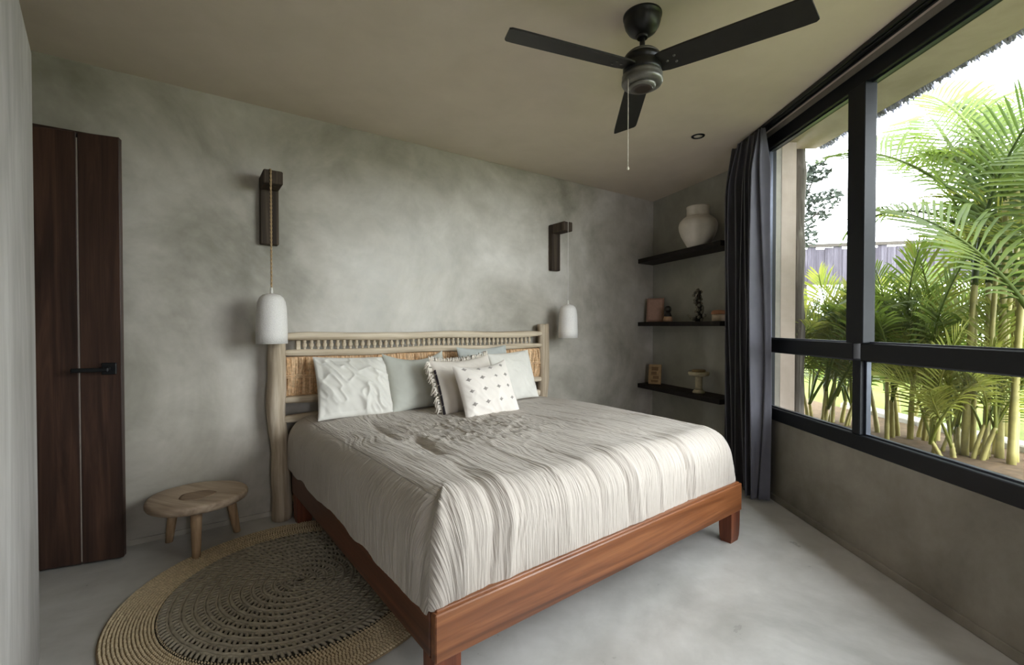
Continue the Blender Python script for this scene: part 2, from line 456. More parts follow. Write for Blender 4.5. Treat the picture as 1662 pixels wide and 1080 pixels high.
for y0, y1 in ((2.53, YA), (.58, 2.478), (YB, .52)):
    part('transom', yb(MB(), y0, y1, 1.066, 1.158, .036), 'frame_black', win)
part('jamb', yb(MB(), YA - .025, YA + .02, .6, 2.6), 'frame_black', win)
part('jamb', yb(MB(), YB - .03, YB + .03, .6, 2.6), 'frame_black', win)
for y0, y1 in ((2.545, YA - .02), (.60, 2.465), (YB + .03, .515)):
    for z0, z1 in ((.66, 1.066), (1.158, 2.545)):
        part('pane', yb(MB(), y0, y1, z0, z1, .004, 0), 'window_glass', win)
        mbx = MB()
        for (a0, a1, b0, b1) in ((y0 - .01, y0 + .006, z0, z1), (y1 - .006, y1 + .01, z0, z1), (y0, y1, z0, z0 + .008), (y0, y1, z1 - .008, z1)):
            yb(mbx, a0, a1, b0, b1, .012, 0)
        part('glazing_bead', mbx, 'frame_edge', win)

# curtain track
mb = MB()
mb.box((1.80, 1.1, H - .012), (.012, 0, 0), (0, 2.52, 0), (0, 0, .012), .003)
mb.box((1.828, 1.1, H - .012), (.006, 0, 0), (0, 2.52, 0), (0, 0, .012), .002)
mb.box((1.772, 1.1, H - .012), (.006, 0, 0), (0, 2.52, 0), (0, 0, .012), .002)
struct('trim_1', mb, 'black_metal', 'black curtain track along the ceiling edge above the window', 'track')

# ------------------------------------------------------------------ door (ajar)
DH = wp(DT0 + .02, .012, 0); DE = wp(.026, .185, 0)
dd = (DE - DH); DL = np.linalg.norm(dd); dd = dd / DL; dn = np.array([dd[1], -dd[0], 0])
if dn @ NW < 0: dn = -dn
door = thing('door_1', DH, 'dark walnut plank door standing ajar beside the partition', 'door', None, 'structure')
DW = .176; nb = 5; z0, z1 = .012, 2.25
x = DL
k = 0
while x > .01:
    x0 = max(0, x - DW)
    c = DH + dd * (x + x0) / 2 + dn * -.02 + ZUP * (z0 + z1) / 2
    part('plank', MB().box(c, dd * ((x - x0) / 2 - .0022), dn * .02, ZUP * (z1 - z0) / 2, .003), 'door_walnut', door)
    if x0 > .01:
        part('inlay_strip', MB().box(DH + dd * x0 + dn * -.022 + ZUP * (z0 + z1 - .02) / 2, dd * .0024, dn * .0205, ZUP * ((z1 - z0) / 2 - .02)), 'inlay', door, 'thin pale line between two door planks')
    x = x0
hd = DL
hp = part('handle_plate', MB().box(DH + dd * (hd - .052) + dn * .006 + ZUP * 1.026, dd * .031, dn * .006, ZUP * .031, .003), 'black_metal', door, 'square black handle rosette')
mb = MB().tube([DH + dd * (hd - .052) + dn * .0 + ZUP * 1.026, DH + dd * (hd - .052) + dn * .055 + ZUP * 1.026], .011, 12)
mb.box(DH + dd * (hd - .115) + dn * .055 + ZUP * 1.024, dd * .075, dn * .008, ZUP * .011, .004)
part('lever', mb, 'black_metal', hp, 'black lever pointing away from the jamb')
mb = MB()
for t0, t1 in ((DT0 - .0, DT0 + .02), (DT1 - .02, DT1)):
    mb.box(wp((t0 + t1) / 2, -.07, DTOP / 2), UW * (t1 - t0) / 2, NW * .069, ZUP * DTOP / 2)
mb.box(wp((DT0 + DT1) / 2, -.07, DTOP - .006), UW * (DT1 - DT0) / 2, NW * .069, ZUP * .006)
struct('trim_2', mb, 'door_walnut', 'walnut lining of the doorway behind the ajar door', 'door frame')
mb = wall_strip(MB(), wp(-1.4, -1.2, 0), wp(.5, -1.2, 0), 0, H, .1, -NW)
wall_strip(mb, wp(-1.4, -1.2, 0), wp(-1.4, -.15, 0), 0, H, .1, -UW); wall_strip(mb, wp(.5, -1.2, 0), wp(.5, -.15, 0), 0, H, .1, UW)
mb.box(wp(-.45, -.7, -.06), UW * 1.05, NW * .55, ZUP * .06); mb.box(wp(-.45, -.7, H + .05), UW * 1.05, NW * .55, ZUP * .05)
struct('wall_light_block', mb, 'cement_left', 'unseen cement box added behind the door to block leaking daylight')  # closed box added out of view so no daylight leaks round the door

# ------------------------------------------------------------------ bed frame
bed = thing('bed_frame', bp(1.0, 1.0, 0), 'low reddish hardwood bed frame on the cement floor beside the round rug', 'bed')
RZ0, RZ1 = .180, .336
def bbox(a0, a1, b0, b1, z0, z1, bev=.004):
    return MB().box(bp((a0 + a1) / 2, (b0 + b1) / 2, (z0 + z1) / 2), AB * (a1 - a0) / 2, BB * (b1 - b0) / 2, ZUP * (z1 - z0) / 2, bev)
fr_ = part('foot_rail', bbox(0.0, 2.0, 0, .035, RZ0, RZ1, .004), 'bed_wood', bed, 'glossy reddish foot board with wood grain')
part('cap_strip', bbox(.01, 1.99, .012, .062, RZ1 - .004, RZ1 + .007, .003), 'bed_wood', bed)
part('side_rail', bbox(-.003, .032, .037, 1.90, RZ0 + .004, RZ1 - .002), 'bed_wood_side', bed)
part('side_rail', bbox(1.968, 2.003, .037, 1.90, RZ0 + .004, RZ1 - .002), 'bed_wood_side', bed)
part('head_rail', bbox(.0, 2.0, 1.865, 1.90, RZ0 + .004, RZ1 - .002), 'bed_wood', bed)
part('slat_deck', bbox(.033, 1.967, .036, 1.864, RZ0 + .03, RZ0 + .06, 0), 'bed_wood_side', bed)
for a in (0.05, 1.95):
    for b in (.036, 1.83):
        mb = MB()
        pr = [(.048, 0), (.05, .05), (.05, RZ0 + .01)]
        P = []
        for r, h in ((.040, .0), (.046, .03), (.049, .09), (.050, RZ0 + .004)):
            P.append([bp(a + sx * r, b + sy * r * .75 - 0 + .012, h) for sx, sy in ((-1, -1), (1, -1), (1, 1), (-1, 1))])
        P = np.array(P)
        mb.grid(P, False, closed_v=True)
        o = 0
        mb.f += [(3, 2, 1, 0), (12, 13, 14, 15)]; mb.s += [False, False]
        part('leg', mb, 'bed_wood_leg', bed)

# ------------------------------------------------------------------ bedspread over the mattress
Wd, Ld, R, ZT = 2.03, 1.90, .15, .662
D = .412
A0 = -.018
ns, ntt = 640, 400
sv = np.linspace(-D, Wd - 2 * R + D, ns); tv = np.linspace(-D, Ld - R, ntt)
Sg, Tg = np.meshgrid(sv, tv, indexing='ij')
Wi = Wd - 2 * R
es = np.where(Sg < 0, -Sg, np.where(Sg > Wi, Sg - Wi, 0)); et = np.where(Tg < 0, -Tg, 0)
d = np.maximum(es, et)
with np.errstate(divide='ignore', invalid='ignore'):
    phi = np.where(es >= et, (PI / 4) * np.where(es > 0, et / es, 0), PI / 2 - (PI / 4) * np.where(et > 0, es / et, 0))
phi = np.where(d == 0, 0, phi)
q = R * PI / 2
hh = np.where(d < q, R * np.sin(np.minimum(d, q) / R), R)
zz = np.where(d < q, -R * (1 - np.cos(np.minimum(d, q) / R)), -R - (d - q))
sgn = np.where(Sg < Wi / 2, -1, 1)
npow = 2 + 6 * np.clip(d / D, 0, 1) ** 3
cph, sph = np.cos(phi), np.sin(phi)
kk = (np.abs(cph) ** npow + np.abs(sph) ** npow) ** (-1 / npow)
aa = np.clip(Sg, 0, Wi) + sgn * hh * cph * kk * (es > 0) + R + A0
bb = np.clip(Tg, 0, None) - hh * sph * kk * (et > 0) + R + .028
aa = aa; z = ZT + zz
# belly of the sides
low = np.clip((d - q) / (D - q), 0, 1)
# hem level: gently wavy on the long side
hemw = .014 * vnoise(bb * 7, aa * 2, 5) * low * ((es > et))
z = np.maximum(z + hemw, .30)
P = np.stack([aa, bb, z], -1)
cm_ = (es > .004) & (et > .004)
wgt = np.clip(np.minimum(es, et) / .03, 0, 1)[..., None] * cm_[..., None] * np.clip((D - d) / .05, 0, 1)[..., None]
for _ in range(60):
    Q = P.copy()
    Q[1:-1, 1:-1] = (P[2:, 1:-1] + P[:-2, 1:-1] + P[1:-1, 2:] + P[1:-1, :-2]) / 4
    P = P * (1 - wgt) + Q * wgt
du = np.gradient(P, axis=0); dv = np.gradient(P, axis=1)
N = np.cross(du, dv); N /= (np.linalg.norm(N, axis=-1, keepdims=True) + 1e-12)
if N[ns // 2, ntt // 2, 2] < 0: N = -N
side = np.clip(es / .12, 0, 1) * (es >= et)
top = np.clip(1 - d / .12, 0, 1)
front = np.clip(et / .1, 0, 1) * (et > es)
def ridged(n): return 1 - 2 * np.abs(n)
# long crinkles along the cloth
warp = .05 * vnoise(Sg * 3, Tg * 3, 21) + .02 * vnoise(Sg * 9, Tg * 6, 22)
c1 = ridged(vnoise((Sg + warp) * 44, Tg * 3.0, 1)) * .0014 + ridged(vnoise((Sg + warp) * 84, Tg * 5, 2)) * .0015
c2 = ridged(vnoise((Tg + warp) * 36, Sg * 3, 3)) * .0022
mod = .55 + .45 * vnoise(Sg * 2.5, Tg * 2.0, 31)
fine = c1 * (1 - side) * (.5 + mod) + c2 * side * .8
# crumpled zone in the middle
uc = (aa - .76) / .56; vc = (bb - 1.0) / .58
crm = np.clip(1.15 - (uc ** 2 + vc ** 2), 0, 1) * top
rr_ = ridged(vnoise((Sg * .8 + Tg * .6 + warp * 2) * 20, (Tg * .8 - Sg * .6) * 12, 7)) * .0060 + ridged(vnoise(Sg * 48 + 3 * warp, Tg * 20, 8)) * .0042
fine = fine + crm * rr_
# broad puffiness of mattress and duvet
lowf = .012 * vnoise(Sg * 2.2 + 4, Tg * 2.0, 9) + .006 * vnoise(Sg * 5, Tg * 4.2, 10)
disp = fine + lowf * (.35 + .65 * top)
# long folds: (a0,b0)-(a1,b1), width, height (negative = hollow)
def fold(p, q_, w, h):
    p = np.array(p); q_ = np.array(q_); L = q_ - p; l2 = L @ L
    x = aa - p[0]; y = bb - p[1] + (0 if True else 0)
    # on the front drop use height below the top as extra length
    y = y - np.where(et > 0, np.clip(et - hh, 0, None), 0)
    u = np.clip((x * L[0] + y * L[1]) / l2, 0, 1)
    dd_ = np.hypot(x - u * L[0], y - u * L[1])
    taper = np.sin(PI * np.clip(u, .0, 1)) ** .5
    return h * np.exp(-(dd_ / w) ** 2) * taper
for p_, q_, w, h in [((.36, 1.52), (.30, .92), .022, -.020), ((.40, 1.0), (.33, .55), .022, -.022), ((.44, 1.45), (.42, .5), .035, .014),
                     ((.20, 1.3), (.24, .3), .05, .010),
                     ((.30, .42), (.22, -.32), .018, -.016), ((.36, .35), (.30, -.3), .022, .016), ((.12, .2), (.10, -.35), .03, .012),
                     ((.95, .25), (1.02, -.3), .015, -.012), ((1.0, .3), (1.10, -.3), .018, .011), ((1.45, .3), (1.50, -.32), .013, -.014), ((1.5, .35), (1.56, -.3), .016, .012),
                     ((1.25, 1.3), (1.32, .25), .012, -.008), ((1.45, 1.35), (1.6, .15), .013, -.010), ((1.6, 1.4), (1.78, .3), .012, -.008), ((1.3, .95), (1.42, .35), .014, .008),
                     ((1.68, 1.3), (1.88, .1), .014, .010), ((.6, .6), (.62, -.25), .018, .008), ((.78, .5), (.83, -.3), .014, -.008), ((1.22, .2), (1.27, -.3), .014, .010)]:
    disp = disp + fold(p_, q_, w, h)
# pleat at the near corner
pl = np.exp(-((phi - .95) / .22) ** 2) * np.clip(np.minimum(es, et) / .1, 0, 1) * (Sg < 0)
disp = disp + .020 * pl - .012 * np.exp(-((phi - .55) / .16) ** 2) * np.clip(np.minimum(es, et) / .1, 0, 1) * (Sg < 0)
disp = disp * (1 - .5 * np.clip((low - .8) / .2, 0, 1))
P = P + N * disp[..., None]
P[..., 1] = np.where((et > 0), np.maximum(P[..., 1], .012), P[..., 1])
P[..., 2] = np.maximum(P[..., 2], .305)
Wp = BN + P[..., 0:1] * AB + P[..., 1:2] * BB + P[..., 2:3] * ZUP
mb = MB(); mb.grid(Wp, True)
# underside / back closed so that it has body: back edge dropped to the deck
spread = single('bedspread', mb, 'bedspread_gauze', bp(1.0, 1.0, .34), 'crinkled off-white gauze bedspread draped over the mattress down to the wooden frame', 'bedspread')
att = spread.data.attributes.new('cl', 'FLOAT_VECTOR', 'POINT')
cl = np.zeros((ns, ntt, 3)); side3 = side > .5
cl[..., 0] = np.where(side3, Tg * .8, Sg); cl[..., 1] = np.where(side3, Sg, Tg); cl[..., 2] = side3
att.data.foreach_set('vector', cl.reshape(-1))
if spread.data.polygons[0].normal.z < 0 and spread.data.polygons[len(spread.data.polygons) // 2].normal.z < 0: spread.data.flip_normals()
mat_ = bbox(.06, 1.95, .07, 1.86, RZ0 + .065, .63, .06)
single('mattress', mat_, 'pillow_white', bp(1.0, .95, RZ0 + .065), 'white mattress hidden under the crinkled bedspread', 'mattress')

# ------------------------------------------------------------------ headboard
hb = thing('headboard', wp(1.87, .1, 0), 'bleached driftwood headboard with spindles and straw panel against the cement wall', 'headboard')
def post(t0, t1, ztop, r, seed):
    pts = []; rad = []
    for i in range(26):
        f = i / 25; zz_ = f * ztop
        t = t0 + (t1 - t0) * (1 - f) + .010 * math.sin(f * 7 + seed) + .004 * math.sin(f * 19 + seed)
        pts.append(wp(t, .098 + .006 * math.sin(f * 9 + seed), zz_)); rad.append(r * (1 + .05 * math.sin(f * 11 + seed * 2) + .03 * math.sin(f * 31 + seed)) * (1 - .06 * f))
    mb = MB().tube(pts, rad, 14)
    return mb
part('post', post(.778, .795, 1.235, .056, .3), 'driftwood_post', hb)
part('post', post(2.972, 2.972, 1.268, .054, 2.2), 'driftwood_post', hb)
def rail(t0, t1, z0, z1, dth, seed, dz=0.0):
    pts = []; n = 40
    P = np.zeros((n, 10, 3))
    for i in range(n):
        f = i / (n - 1); t = t0 + (t1 - t0) * f
        endt = min(1, min(f, 1 - f) * (t1 - t0) / .16)
        hh_ = (z1 - z0) / 2 * (.62 + .38 * endt ** .6) * (1 + .06 * math.sin(f * 23 + seed)); zc = (z0 + z1) / 2 + .004 * math.sin(f * 13 + seed) + dz * f
        for k in range(10):
            a = 2 * PI * k / 10 + PI / 10
            cs, sn_ = math.cos(a), math.sin(a)
            P[i, k] = wp(t, .1 + dth * math.copysign(abs(cs) ** .6, cs), zc + hh_ * math.copysign(abs(sn_) ** .6, sn_))
    mb = MB().grid(P, True, closed_v=True, flip=True)
    mb.f += [tuple(range(9, -1, -1)), tuple(range((n - 1) * 10, n * 10))]; mb.s += [False, False]
    return mb
part('rail', rail(.80, 2.96, 1.152, 1.207, .026, .5), 'driftwood_rail', hb)
part('rail', rail(.80, 2.96, 1.048, 1.096, .028, 1.7), 'driftwood_rail', hb)
part('rail', rail(.80, 2.96, .742, .797, .028, 2.9), 'driftwood_rail', hb)
part('rail', rail(.80, 2.96, .616, .682, .026, 4.1), 'driftwood_rail', hb)
part('rail', rail(.80, 2.96, .102, .146, .024, 5.1), 'driftwood_rail', hb)
part('end_block', MB().box(wp(.905, .1, 1.124), UW * .013, NW * .012, ZUP * .03, .003), 'driftwood_rail', hb)
sprof = [(.007, -.032), (.0085, -.027), (.006, -.020), (.0115, -.012), (.0145, -.002), (.013, .008), (.0075, .016), (.0105, .021), (.012, .026), (.008, .032)]
sm = None
for i in range(45):
    t = .944 + (2.812 - .944) * i / 44
    if sm is None:
        sm = mesh('spindle', MB().lathe((0, 0, 0), [(r * 1.12, h) for r, h in sprof[::-1]] if False else [(r * 1.12, h) for r, h in sprof], 8), 'driftwood_rail')
    o = link('spindle', sm, hb); o.location = tuple(wp(t, .1, 1.124) - ORG[hb.name])
part('straw_panel', MB().box(wp(1.87, .088, .921), UW * 1.06, NW * .008, ZUP * .128), 'straw', hb, 'tan straw panel between the rails')
for mname, zlo, zhi, seed in (('straw_light', .80, 1.045, 1), ('straw', .80, 1.045, 2)):
    mb = MB(); r_ = random.Random(seed)
    for i in range(520):
        t = .82 + 2.12 * (i + r_.random()) / 520
        ztop_ = zhi - r_.random() * .006; zb = zlo + r_.random() * .02
        if r_.random() < .55:
            zb, ztop_ = (zlo + r_.random() * .01, .915 + r_.random() * .03) if r_.random() < .5 else (.905 + r_.random() * .03, zhi)
        w = .0018 + r_.random() * .0026; d0 = .098 + r_.random() * .006; lean = (r_.random() - .5) * .03
        for k in range(3):
            f0, f1 = k / 3, (k + 1) / 3
            bulge = lambda f: d0 + .010 * math.sin(PI * f)
            p0 = wp(t + lean * f0, bulge(f0), zb + (ztop_ - zb) * f0); p1 = wp(t + lean * f1, bulge(f1), zb + (ztop_ - zb) * f1)
            q0 = p0 - NW * .003; q1 = p1 - NW * .003
            mb.add([p0 - UW * w, p0 + UW * w, p1 + UW * w, p1 - UW * w, q0 - UW * w, q0 + UW * w, q1 + UW * w, q1 - UW * w], [(0, 1, 2, 3), (0, 3, 7, 4), (1, 5, 6, 2)])
    part('straw_stalks', mb, mname, hb, 'bound straw stalks', 'stuff')
for zc in (.912, .925):
    part('binding_cord', MB().tube([wp(.82 + 2.12 * i / 60, .112 + .002 * math.sin(i * 1.7), zc + .003 * math.sin(i * .9)) for i in range(61)], .004, 6), 'straw_light', hb)

# ------------------------------------------------------------------ pillows and cushions
def cushion_surf(w, h, T, n, wr=0.0, seed=0, pinch=.07, sag=0.0):
    u = np.linspace(-1, 1, n); U, V = np.meshgrid(u, u, indexing='ij')
    X = w / 2 * U * (1 - pinch * (1 - V ** 2) * np.abs(U) ** 2); Y = h / 2 * V * (1 - pinch * (1 - U ** 2) * np.abs(V) ** 2)
    Y = Y - sag * (1 - U ** 2) * np.clip(V, 0, 1) ** 2
    Z = T / 2 * ((1 - U ** 4) ** .5) * ((1 - V ** 4) ** .5) ** 1.0
    Z = Z * (.55 + .45 * np.cos(U * PI / 2.2) * np.cos(V * PI / 2.2))
    edge = np.clip((1 - np.maximum(np.abs(U), np.abs(V))) * 6, 0, 1)
    if wr:
        a = vnoise((X - .6 * Y) * 5 + seed, (Y + .8 * X) * 15 + 1.2 * vnoise(X * 6, Y * 6, seed + 4), seed); b_ = vnoise((X + .7 * Y) * 24, (Y - .7 * X) * 8 + 5, seed + 1)
        Z = Z + edge * wr * (((1 - np.abs(a)) ** 3 * 2 - 1) * .012 + ((1 - np.abs(b_)) ** 3 * 2 - 1) * .007)
    return X, Y, Z
def cushion(name, mat, label, cat, a0, a1, zb, hgt, b0, lean, T, wr, seed, yaw=0.0, roll=0.0, pinch=.07, sag=0.0, group=None, n=64):
    """bottom edge at bed coordinate b0 and height zb, leaning back towards the headboard by lean degrees"""
    w = a1 - a0; le = math.radians(lean); ya = math.radians(yaw)
    ux = AB * math.cos(ya) + BB * math.sin(ya); nn = -BB * math.cos(ya) + AB * math.sin(ya)     # out of the cushion to the foot end
    vy = ZUP * math.cos(le) - nn * math.sin(le); vz = nn * math.cos(le) + ZUP * math.sin(le)
    ro = math.radians(roll)
    ux, vy = ux * math.cos(ro) + vy * math.sin(ro), vy * math.cos(ro) - ux * math.sin(ro)
    cen = bp((a0 + a1) / 2, b0, zb) + vy * hgt / 2
    X, Y, Z = cushion_surf(w, hgt, T, n, wr, seed, pinch, sag)
    toW = lambda x, y, zz_: cen + np.asarray(x)[..., None] * ux + np.asarray(y)[..., None] * vy + np.asarray(zz_)[..., None] * vz
    mb = MB(); mb.grid(toW(X, Y, Z), True); mb.grid(toW(X, Y, -Z * .9 - .001), True, flip=True)
    o = thing(name, bp((a0 + a1) / 2, b0, zb), label, cat, group)
    part('cover', mb, mat, o)
    def at(u, v, off=0.0):
        i = (u + 1) / 2 * (n - 1); j = (v + 1) / 2 * (n - 1)
        i0 = int(round(i)); j0 = int(round(j))
        return cen + ux * X[i0, j0] + vy * Y[i0, j0] + vz * (Z[i0, j0] + off)
    return o, at, ux, vy, vz
G = 'pillows leaning on the headboard'
p1, at1, *_ = cushion('pillow', 'pillow_white', 'crumpled white pillow nearest the pendant lamp with the woven cord', 'pillow', .10, .60, .655, .425, 1.68, 24, .17, .95, 3, 0, -2, .05, 0, G, 90)
cushion('pillow', 'pillow_sage', 'smooth pale sage pillow between the crumpled white pillow and the tasselled cushion', 'pillow', .575, 1.06, .658, .435, 1.67, 22, .17, .12, 5, 0, 1, .08, .05, G)
cushion('pillow', 'pillow_grey', 'pale grey-green pillow rising behind the dotted and tasselled cushions', 'pillow', 1.16, 1.64, .66, .44, 1.70, 12, .15, .2, 9, 0, 1, .06, 0.01, G)
cushion('pillow', 'pillow_white', 'plain white pillow closest to the far headboard post', 'pillow', 1.38, 1.80, .66, .40, 1.56, 17, .13, .25, 12, 0, 3, .05, 0, G)
fo, atf, ux, vy, vz = cushion('cushion', 'cushion_beige', 'beige cushion edged with cream and dark tassels behind the dotted cushion', 'cushion', .82, 1.32, .655, .40, 1.42, 22, .15, .15, 14, 0, 3, .05, .02, 'small cushions')
for mname, cnt, sd_ in (('tassel_cream', 230, 1), ('tassel_dark', 46, 2)):
    mb = MB(); r_ = random.Random(sd_)
    for i in range(cnt):
        if mname == 'tassel_dark':
            e = 0; f = -.95 + 1.6 * i / cnt
        else:
            e = 0 if r_.random() < .45 else 1; f = -1 + 2 * r_.random()
        u, v = (-1, f) if e == 0 else (f, 1)
        base = atf(max(-1, min(1, u)), max(-1, min(1, v)))
        outw = (-ux if e == 0 else vy)
        if mname == 'tassel_dark':
            base = base + ux * .018 + vz * .012
            tip = base + outw * .02 - ZUP * .012 + vz * .008; pts = [base, (base + tip) / 2 + vz * .004, tip]; rr2 = [.0045, .006, .003]
        else:
            L_ = .030 + r_.random() * .022
            mid = base + outw * L_ * .6 + vz * (r_.random() - .3) * .02
            tip = mid + outw * L_ * .25 - ZUP * L_ * (.5 + .5 * r_.random()) + ux * (r_.random() - .5) * .02
            pts = [base, mid, tip]; rr2 = [.003, .0042, .0022]
        mb.tube(pts, rr2, 5)
    part('tassel_fringe', mb, mname, fo, ('cream' if sd_ == 1 else 'dark') + ' tassel fringe', 'stuff')
do, atd, ux, vy, vz = cushion('cushion', 'cushion_cream', 'cream square cushion dotted with small grey tufts in front of the others', 'cushion', .885, 1.335, .638, .395, 1.225, 23, .16, .25, 17, 0, 3, .06, .03, 'small cushions')
for i, u in enumerate((-.72, -.26, .22, .66)):
    for j, v in enumerate((-.92, -.5, -.05, .38, .80)):
        if j == 0 and i != 0: continue
        uu = u + .02 * ((i * 7 + j * 3) % 5 - 2) * .3
        cpt = atd(uu, v, .001)
        du_ = (atd(min(1, uu + .06), v) - atd(max(-1, uu - .06), v)); du_ /= np.linalg.norm(du_)
        dv_ = (atd(uu, min(1, v + .06)) - atd(uu, max(-1, v - .06))); dv_ /= np.linalg.norm(dv_)
        nn = np.cross(du_, dv_); nn /= np.linalg.norm(nn)
        if nn @ vz < 0: nn = -nn
        mb = MB(); vs = [cpt + nn * .008]
        for k in range(12):
            a = 2 * PI * k / 12; rr_k = 1.0 if k % 3 == 0 else (.62 if k % 3 == 1 else .55)
            vs.append(cpt + du_ * .022 * rr_k * math.cos(a) + dv_ * .015 * rr_k * math.sin(a) + nn * -.001)
        mb.add(vs, [(0, 1 + k, 1 + (k + 1) % 12) for k in range(12)], True)
        part('tuft', mb, 'tuft_grey', do)

# ------------------------------------------------------------------ wall brackets and pendant lamps
def lamp(tc_, t_pend, dpen, names, cordr):
    br = thing('wall_bracket', wp(tc_, 0, 1.78), names[0], 'bracket', 'wooden lamp brackets on the bed wall')
    part('upright', MB().box(wp(tc_, .026, 1.992), UW * .054, NW * .025, ZUP * .216, .006), 'bracket_wood', br)
    part('arm', MB().box(wp(tc_, .135, 2.166), UW * .054, NW * .085, ZUP * .042, .006), 'bracket_wood', br)
    z0, zr = 1.142, 1.45
    pd = thing('pendant_lamp', wp(t_pend, dpen, z0), names[1], 'lamp', 'bedside pendant lamps')
    prof = [(.0845, 0), (.088, .0), (.0885, .06), (.0865, .15), (.083, .22), (.077, .258), (.066, .283), (.048, .299), (.022, .306), (.008, .308)]
    inner = [(.006, .298), (.045, .288), (.062, .274), (.072, .255), (.078, .22), (.082, .15), (.084, .06), (.0845, 0)]
    mb = MB().lathe(wp(t_pend, dpen, z0), prof, 40, ZUP, False, True)
    mb.lathe(wp(t_pend, dpen, z0), inner[::-1], 40, ZUP, False, False)
    part('shade', mb, 'ceramic_white', pd, 'white speckled ceramic bell shade')
    part('cord_grip', MB().lathe(wp(t_pend, dpen, z0), [(.009, .306), (.009, .325), (.006, .345)], 14), 'white_plastic', pd)
    part('socket', MB().lathe(wp(t_pend, dpen, z0), [(.02, .2), (.022, .21), (.022, .298)], 16), 'white_plastic', pd)
    mb = MB()
    ztop = 2.208
    if cordr > .003:
        for ph in (0, PI):
            n = 150
            mb.tube([wp(t_pend, dpen, z0 + .34 + (ztop - z0 - .34) * i / n) + (UW * math.cos(i * .62 + ph) + NW * math.sin(i * .62 + ph)) * cordr * .55 for i in range(n + 1)], cordr * .62, 6)
    else:
        mb.tube([wp(t_pend, dpen, z0 + .34), wp(t_pend, dpen, ztop)], cordr, 8)
    mb.tube([wp(t_pend, dpen, ztop), wp(t_pend, dpen - .03, ztop + .008), wp(t_pend, .02, ztop + .008)], max(cordr, .0025), 6)
    part('cord', mb, 'jute_cord' if cordr > .003 else 'ceramic_white', pd)
lamp(.750, .735, .224, ('dark wooden lamp bracket on the wall beside the door', 'white bell pendant lamp on a twisted jute cord above the low stool'), .0055)
lamp(3.172, 3.168, .222, ('dark wooden lamp bracket on the wall near the shelves', 'white bell pendant lamp on a thin cord near the shelves'), .0022)

# ------------------------------------------------------------------ low stool
SC = np.array([-1.765, 2.565, 0])
st = thing('stool', SC, 'low round wooden stool with splayed legs between door and headboard', 'stool')
rs = .238
wobf = lambda a, h: .02 * math.sin(2 * a + .6) + .012 * math.sin(3 * a + 2) + .006 * math.sin(7 * a)
mb = MB().lathe(SC, [(rs * .9, .262), (rs * .97, .268), (rs, .282), (rs, .298), (rs * .985, .306), (rs * .93, .31), (rs * .42, .304), (rs * .34, .300), (.02, .299)], 56, ZUP, True, True, wobf)
part('top', mb, 'stool_wood', st, 'rough hewn round wooden top with a dished middle')
part('heartwood', MB().lathe(SC, [(.078, .297), (.080, .3012), (.066, .3022), (.03, .3015), (.008, .301)], 40, ZUP, True, True, lambda a, h: .12 * math.sin(2 * a) + .06 * math.sin(5 * a + 1)), 'stool_heart', st, 'darker worn heart of the stool top')
for x, y in ((-1.690, 2.440), (-1.985, 2.640), (-1.672, 2.775)):
    foot = np.array([x, y, 0]); hip = SC + (foot - SC) * .78 + ZUP * .27
    part('leg', MB().tube([foot, foot + (hip - foot) * .25, foot + (hip - foot) * .7, hip], [.019, .022, .026, .028], 10), 'stool_leg', st)

# ------------------------------------------------------------------ round rug
RC = np.array([-1.03, 2.215, 0])
rug = thing('rug', RC, 'round crocheted rug with dark centre and pale jute border reaching under the bed', 'rug')
part('border_backing', MB().lathe(RC, [(.735, .0015), (.738, .005), (.735, .008), (.53, .008)], 96), 'rug_under_jute', rug)
part('centre_hole_shade', MB().lathe(RC, [(.56, .0075), (.56, .0095), (.02, .0095)], 96), 'rug_hole_shade', rug)  # dark disc paints the shade showing between the centre stitches
def stitches(r0, r1, dr, dl, sz, skew, hz, zb, seed):
    mb = MB(); r_ = random.Random(seed)
    k = 0; r = r0
    while r < r1:
        n = max(6, int(2 * PI * r / dl)); off = r_.random()
        row = .5 + .5 * math.sin(k * 1.9)
        for i in range(n):
            a = 2 * PI * (i + off) / n
            er = np.array([math.cos(a), math.sin(a), 0]); etn = np.array([-er[1], er[0], 0])
            c = RC + er * (r + (r_.random() - .5) * dr * .12) + ZUP * zb
            ax = er * math.cos(skew) + etn * math.sin(skew); ay = np.cross(ZUP, ax)
            L_ = sz * dr * (1 + .15 * (r_.random() - .5)); w_ = dl * .40 * (1 + .2 * (r_.random() - .5)); hgt = hz * (.85 + .3 * r_.random())
            vs = [c - ax * L_, c - ay * w_, c + ax * L_, c + ay * w_, c + ZUP * hgt - ax * L_ * .45, c + ZUP * hgt + ax * L_ * .45]
            mb.add(vs, [(0, 1, 4), (1, 2, 5), (1, 5, 4), (2, 3, 5), (3, 0, 4), (3, 4, 5)], True)
        r += dr; k += 1
    return mb
mb = MB(); mr = MB(); r_ = random.Random(4)
k = 0; r = .022
while r < .53:
    for dr_, rt in ((0, .0085), (.0135, .0065)):
        n = 90; rr3 = r + dr_
        mr.tube([RC + np.array([math.cos(2 * PI * i / n) * rr3, math.sin(2 * PI * i / n) * rr3, .013 + .002 * math.sin(i * 2.1 + k)]) for i in range(n + 1)], [rt * (1 + .22 * math.sin(i * 2.4 + k)) for i in range(n + 1)], 6, False)
    n = max(8, int(2 * PI * (r + .03) / .0245)); off = r_.random()
    for i in range(n):
        a = 2 * PI * (i + off + .15 * (r_.random() - .5)) / n; a2 = a + .016 / (r + .03)
        p = RC + np.array([math.cos(a) * (r + .012), math.sin(a) * (r + .012), .013]); q_ = RC + np.array([math.cos(a2) * (r + .046), math.sin(a2) * (r + .046), .013])
        mb.tube([p, (p + q_) / 2 + ZUP * .003, q_], [.0058, .0074, .0062], 5, False)
    r += .044; k += 1
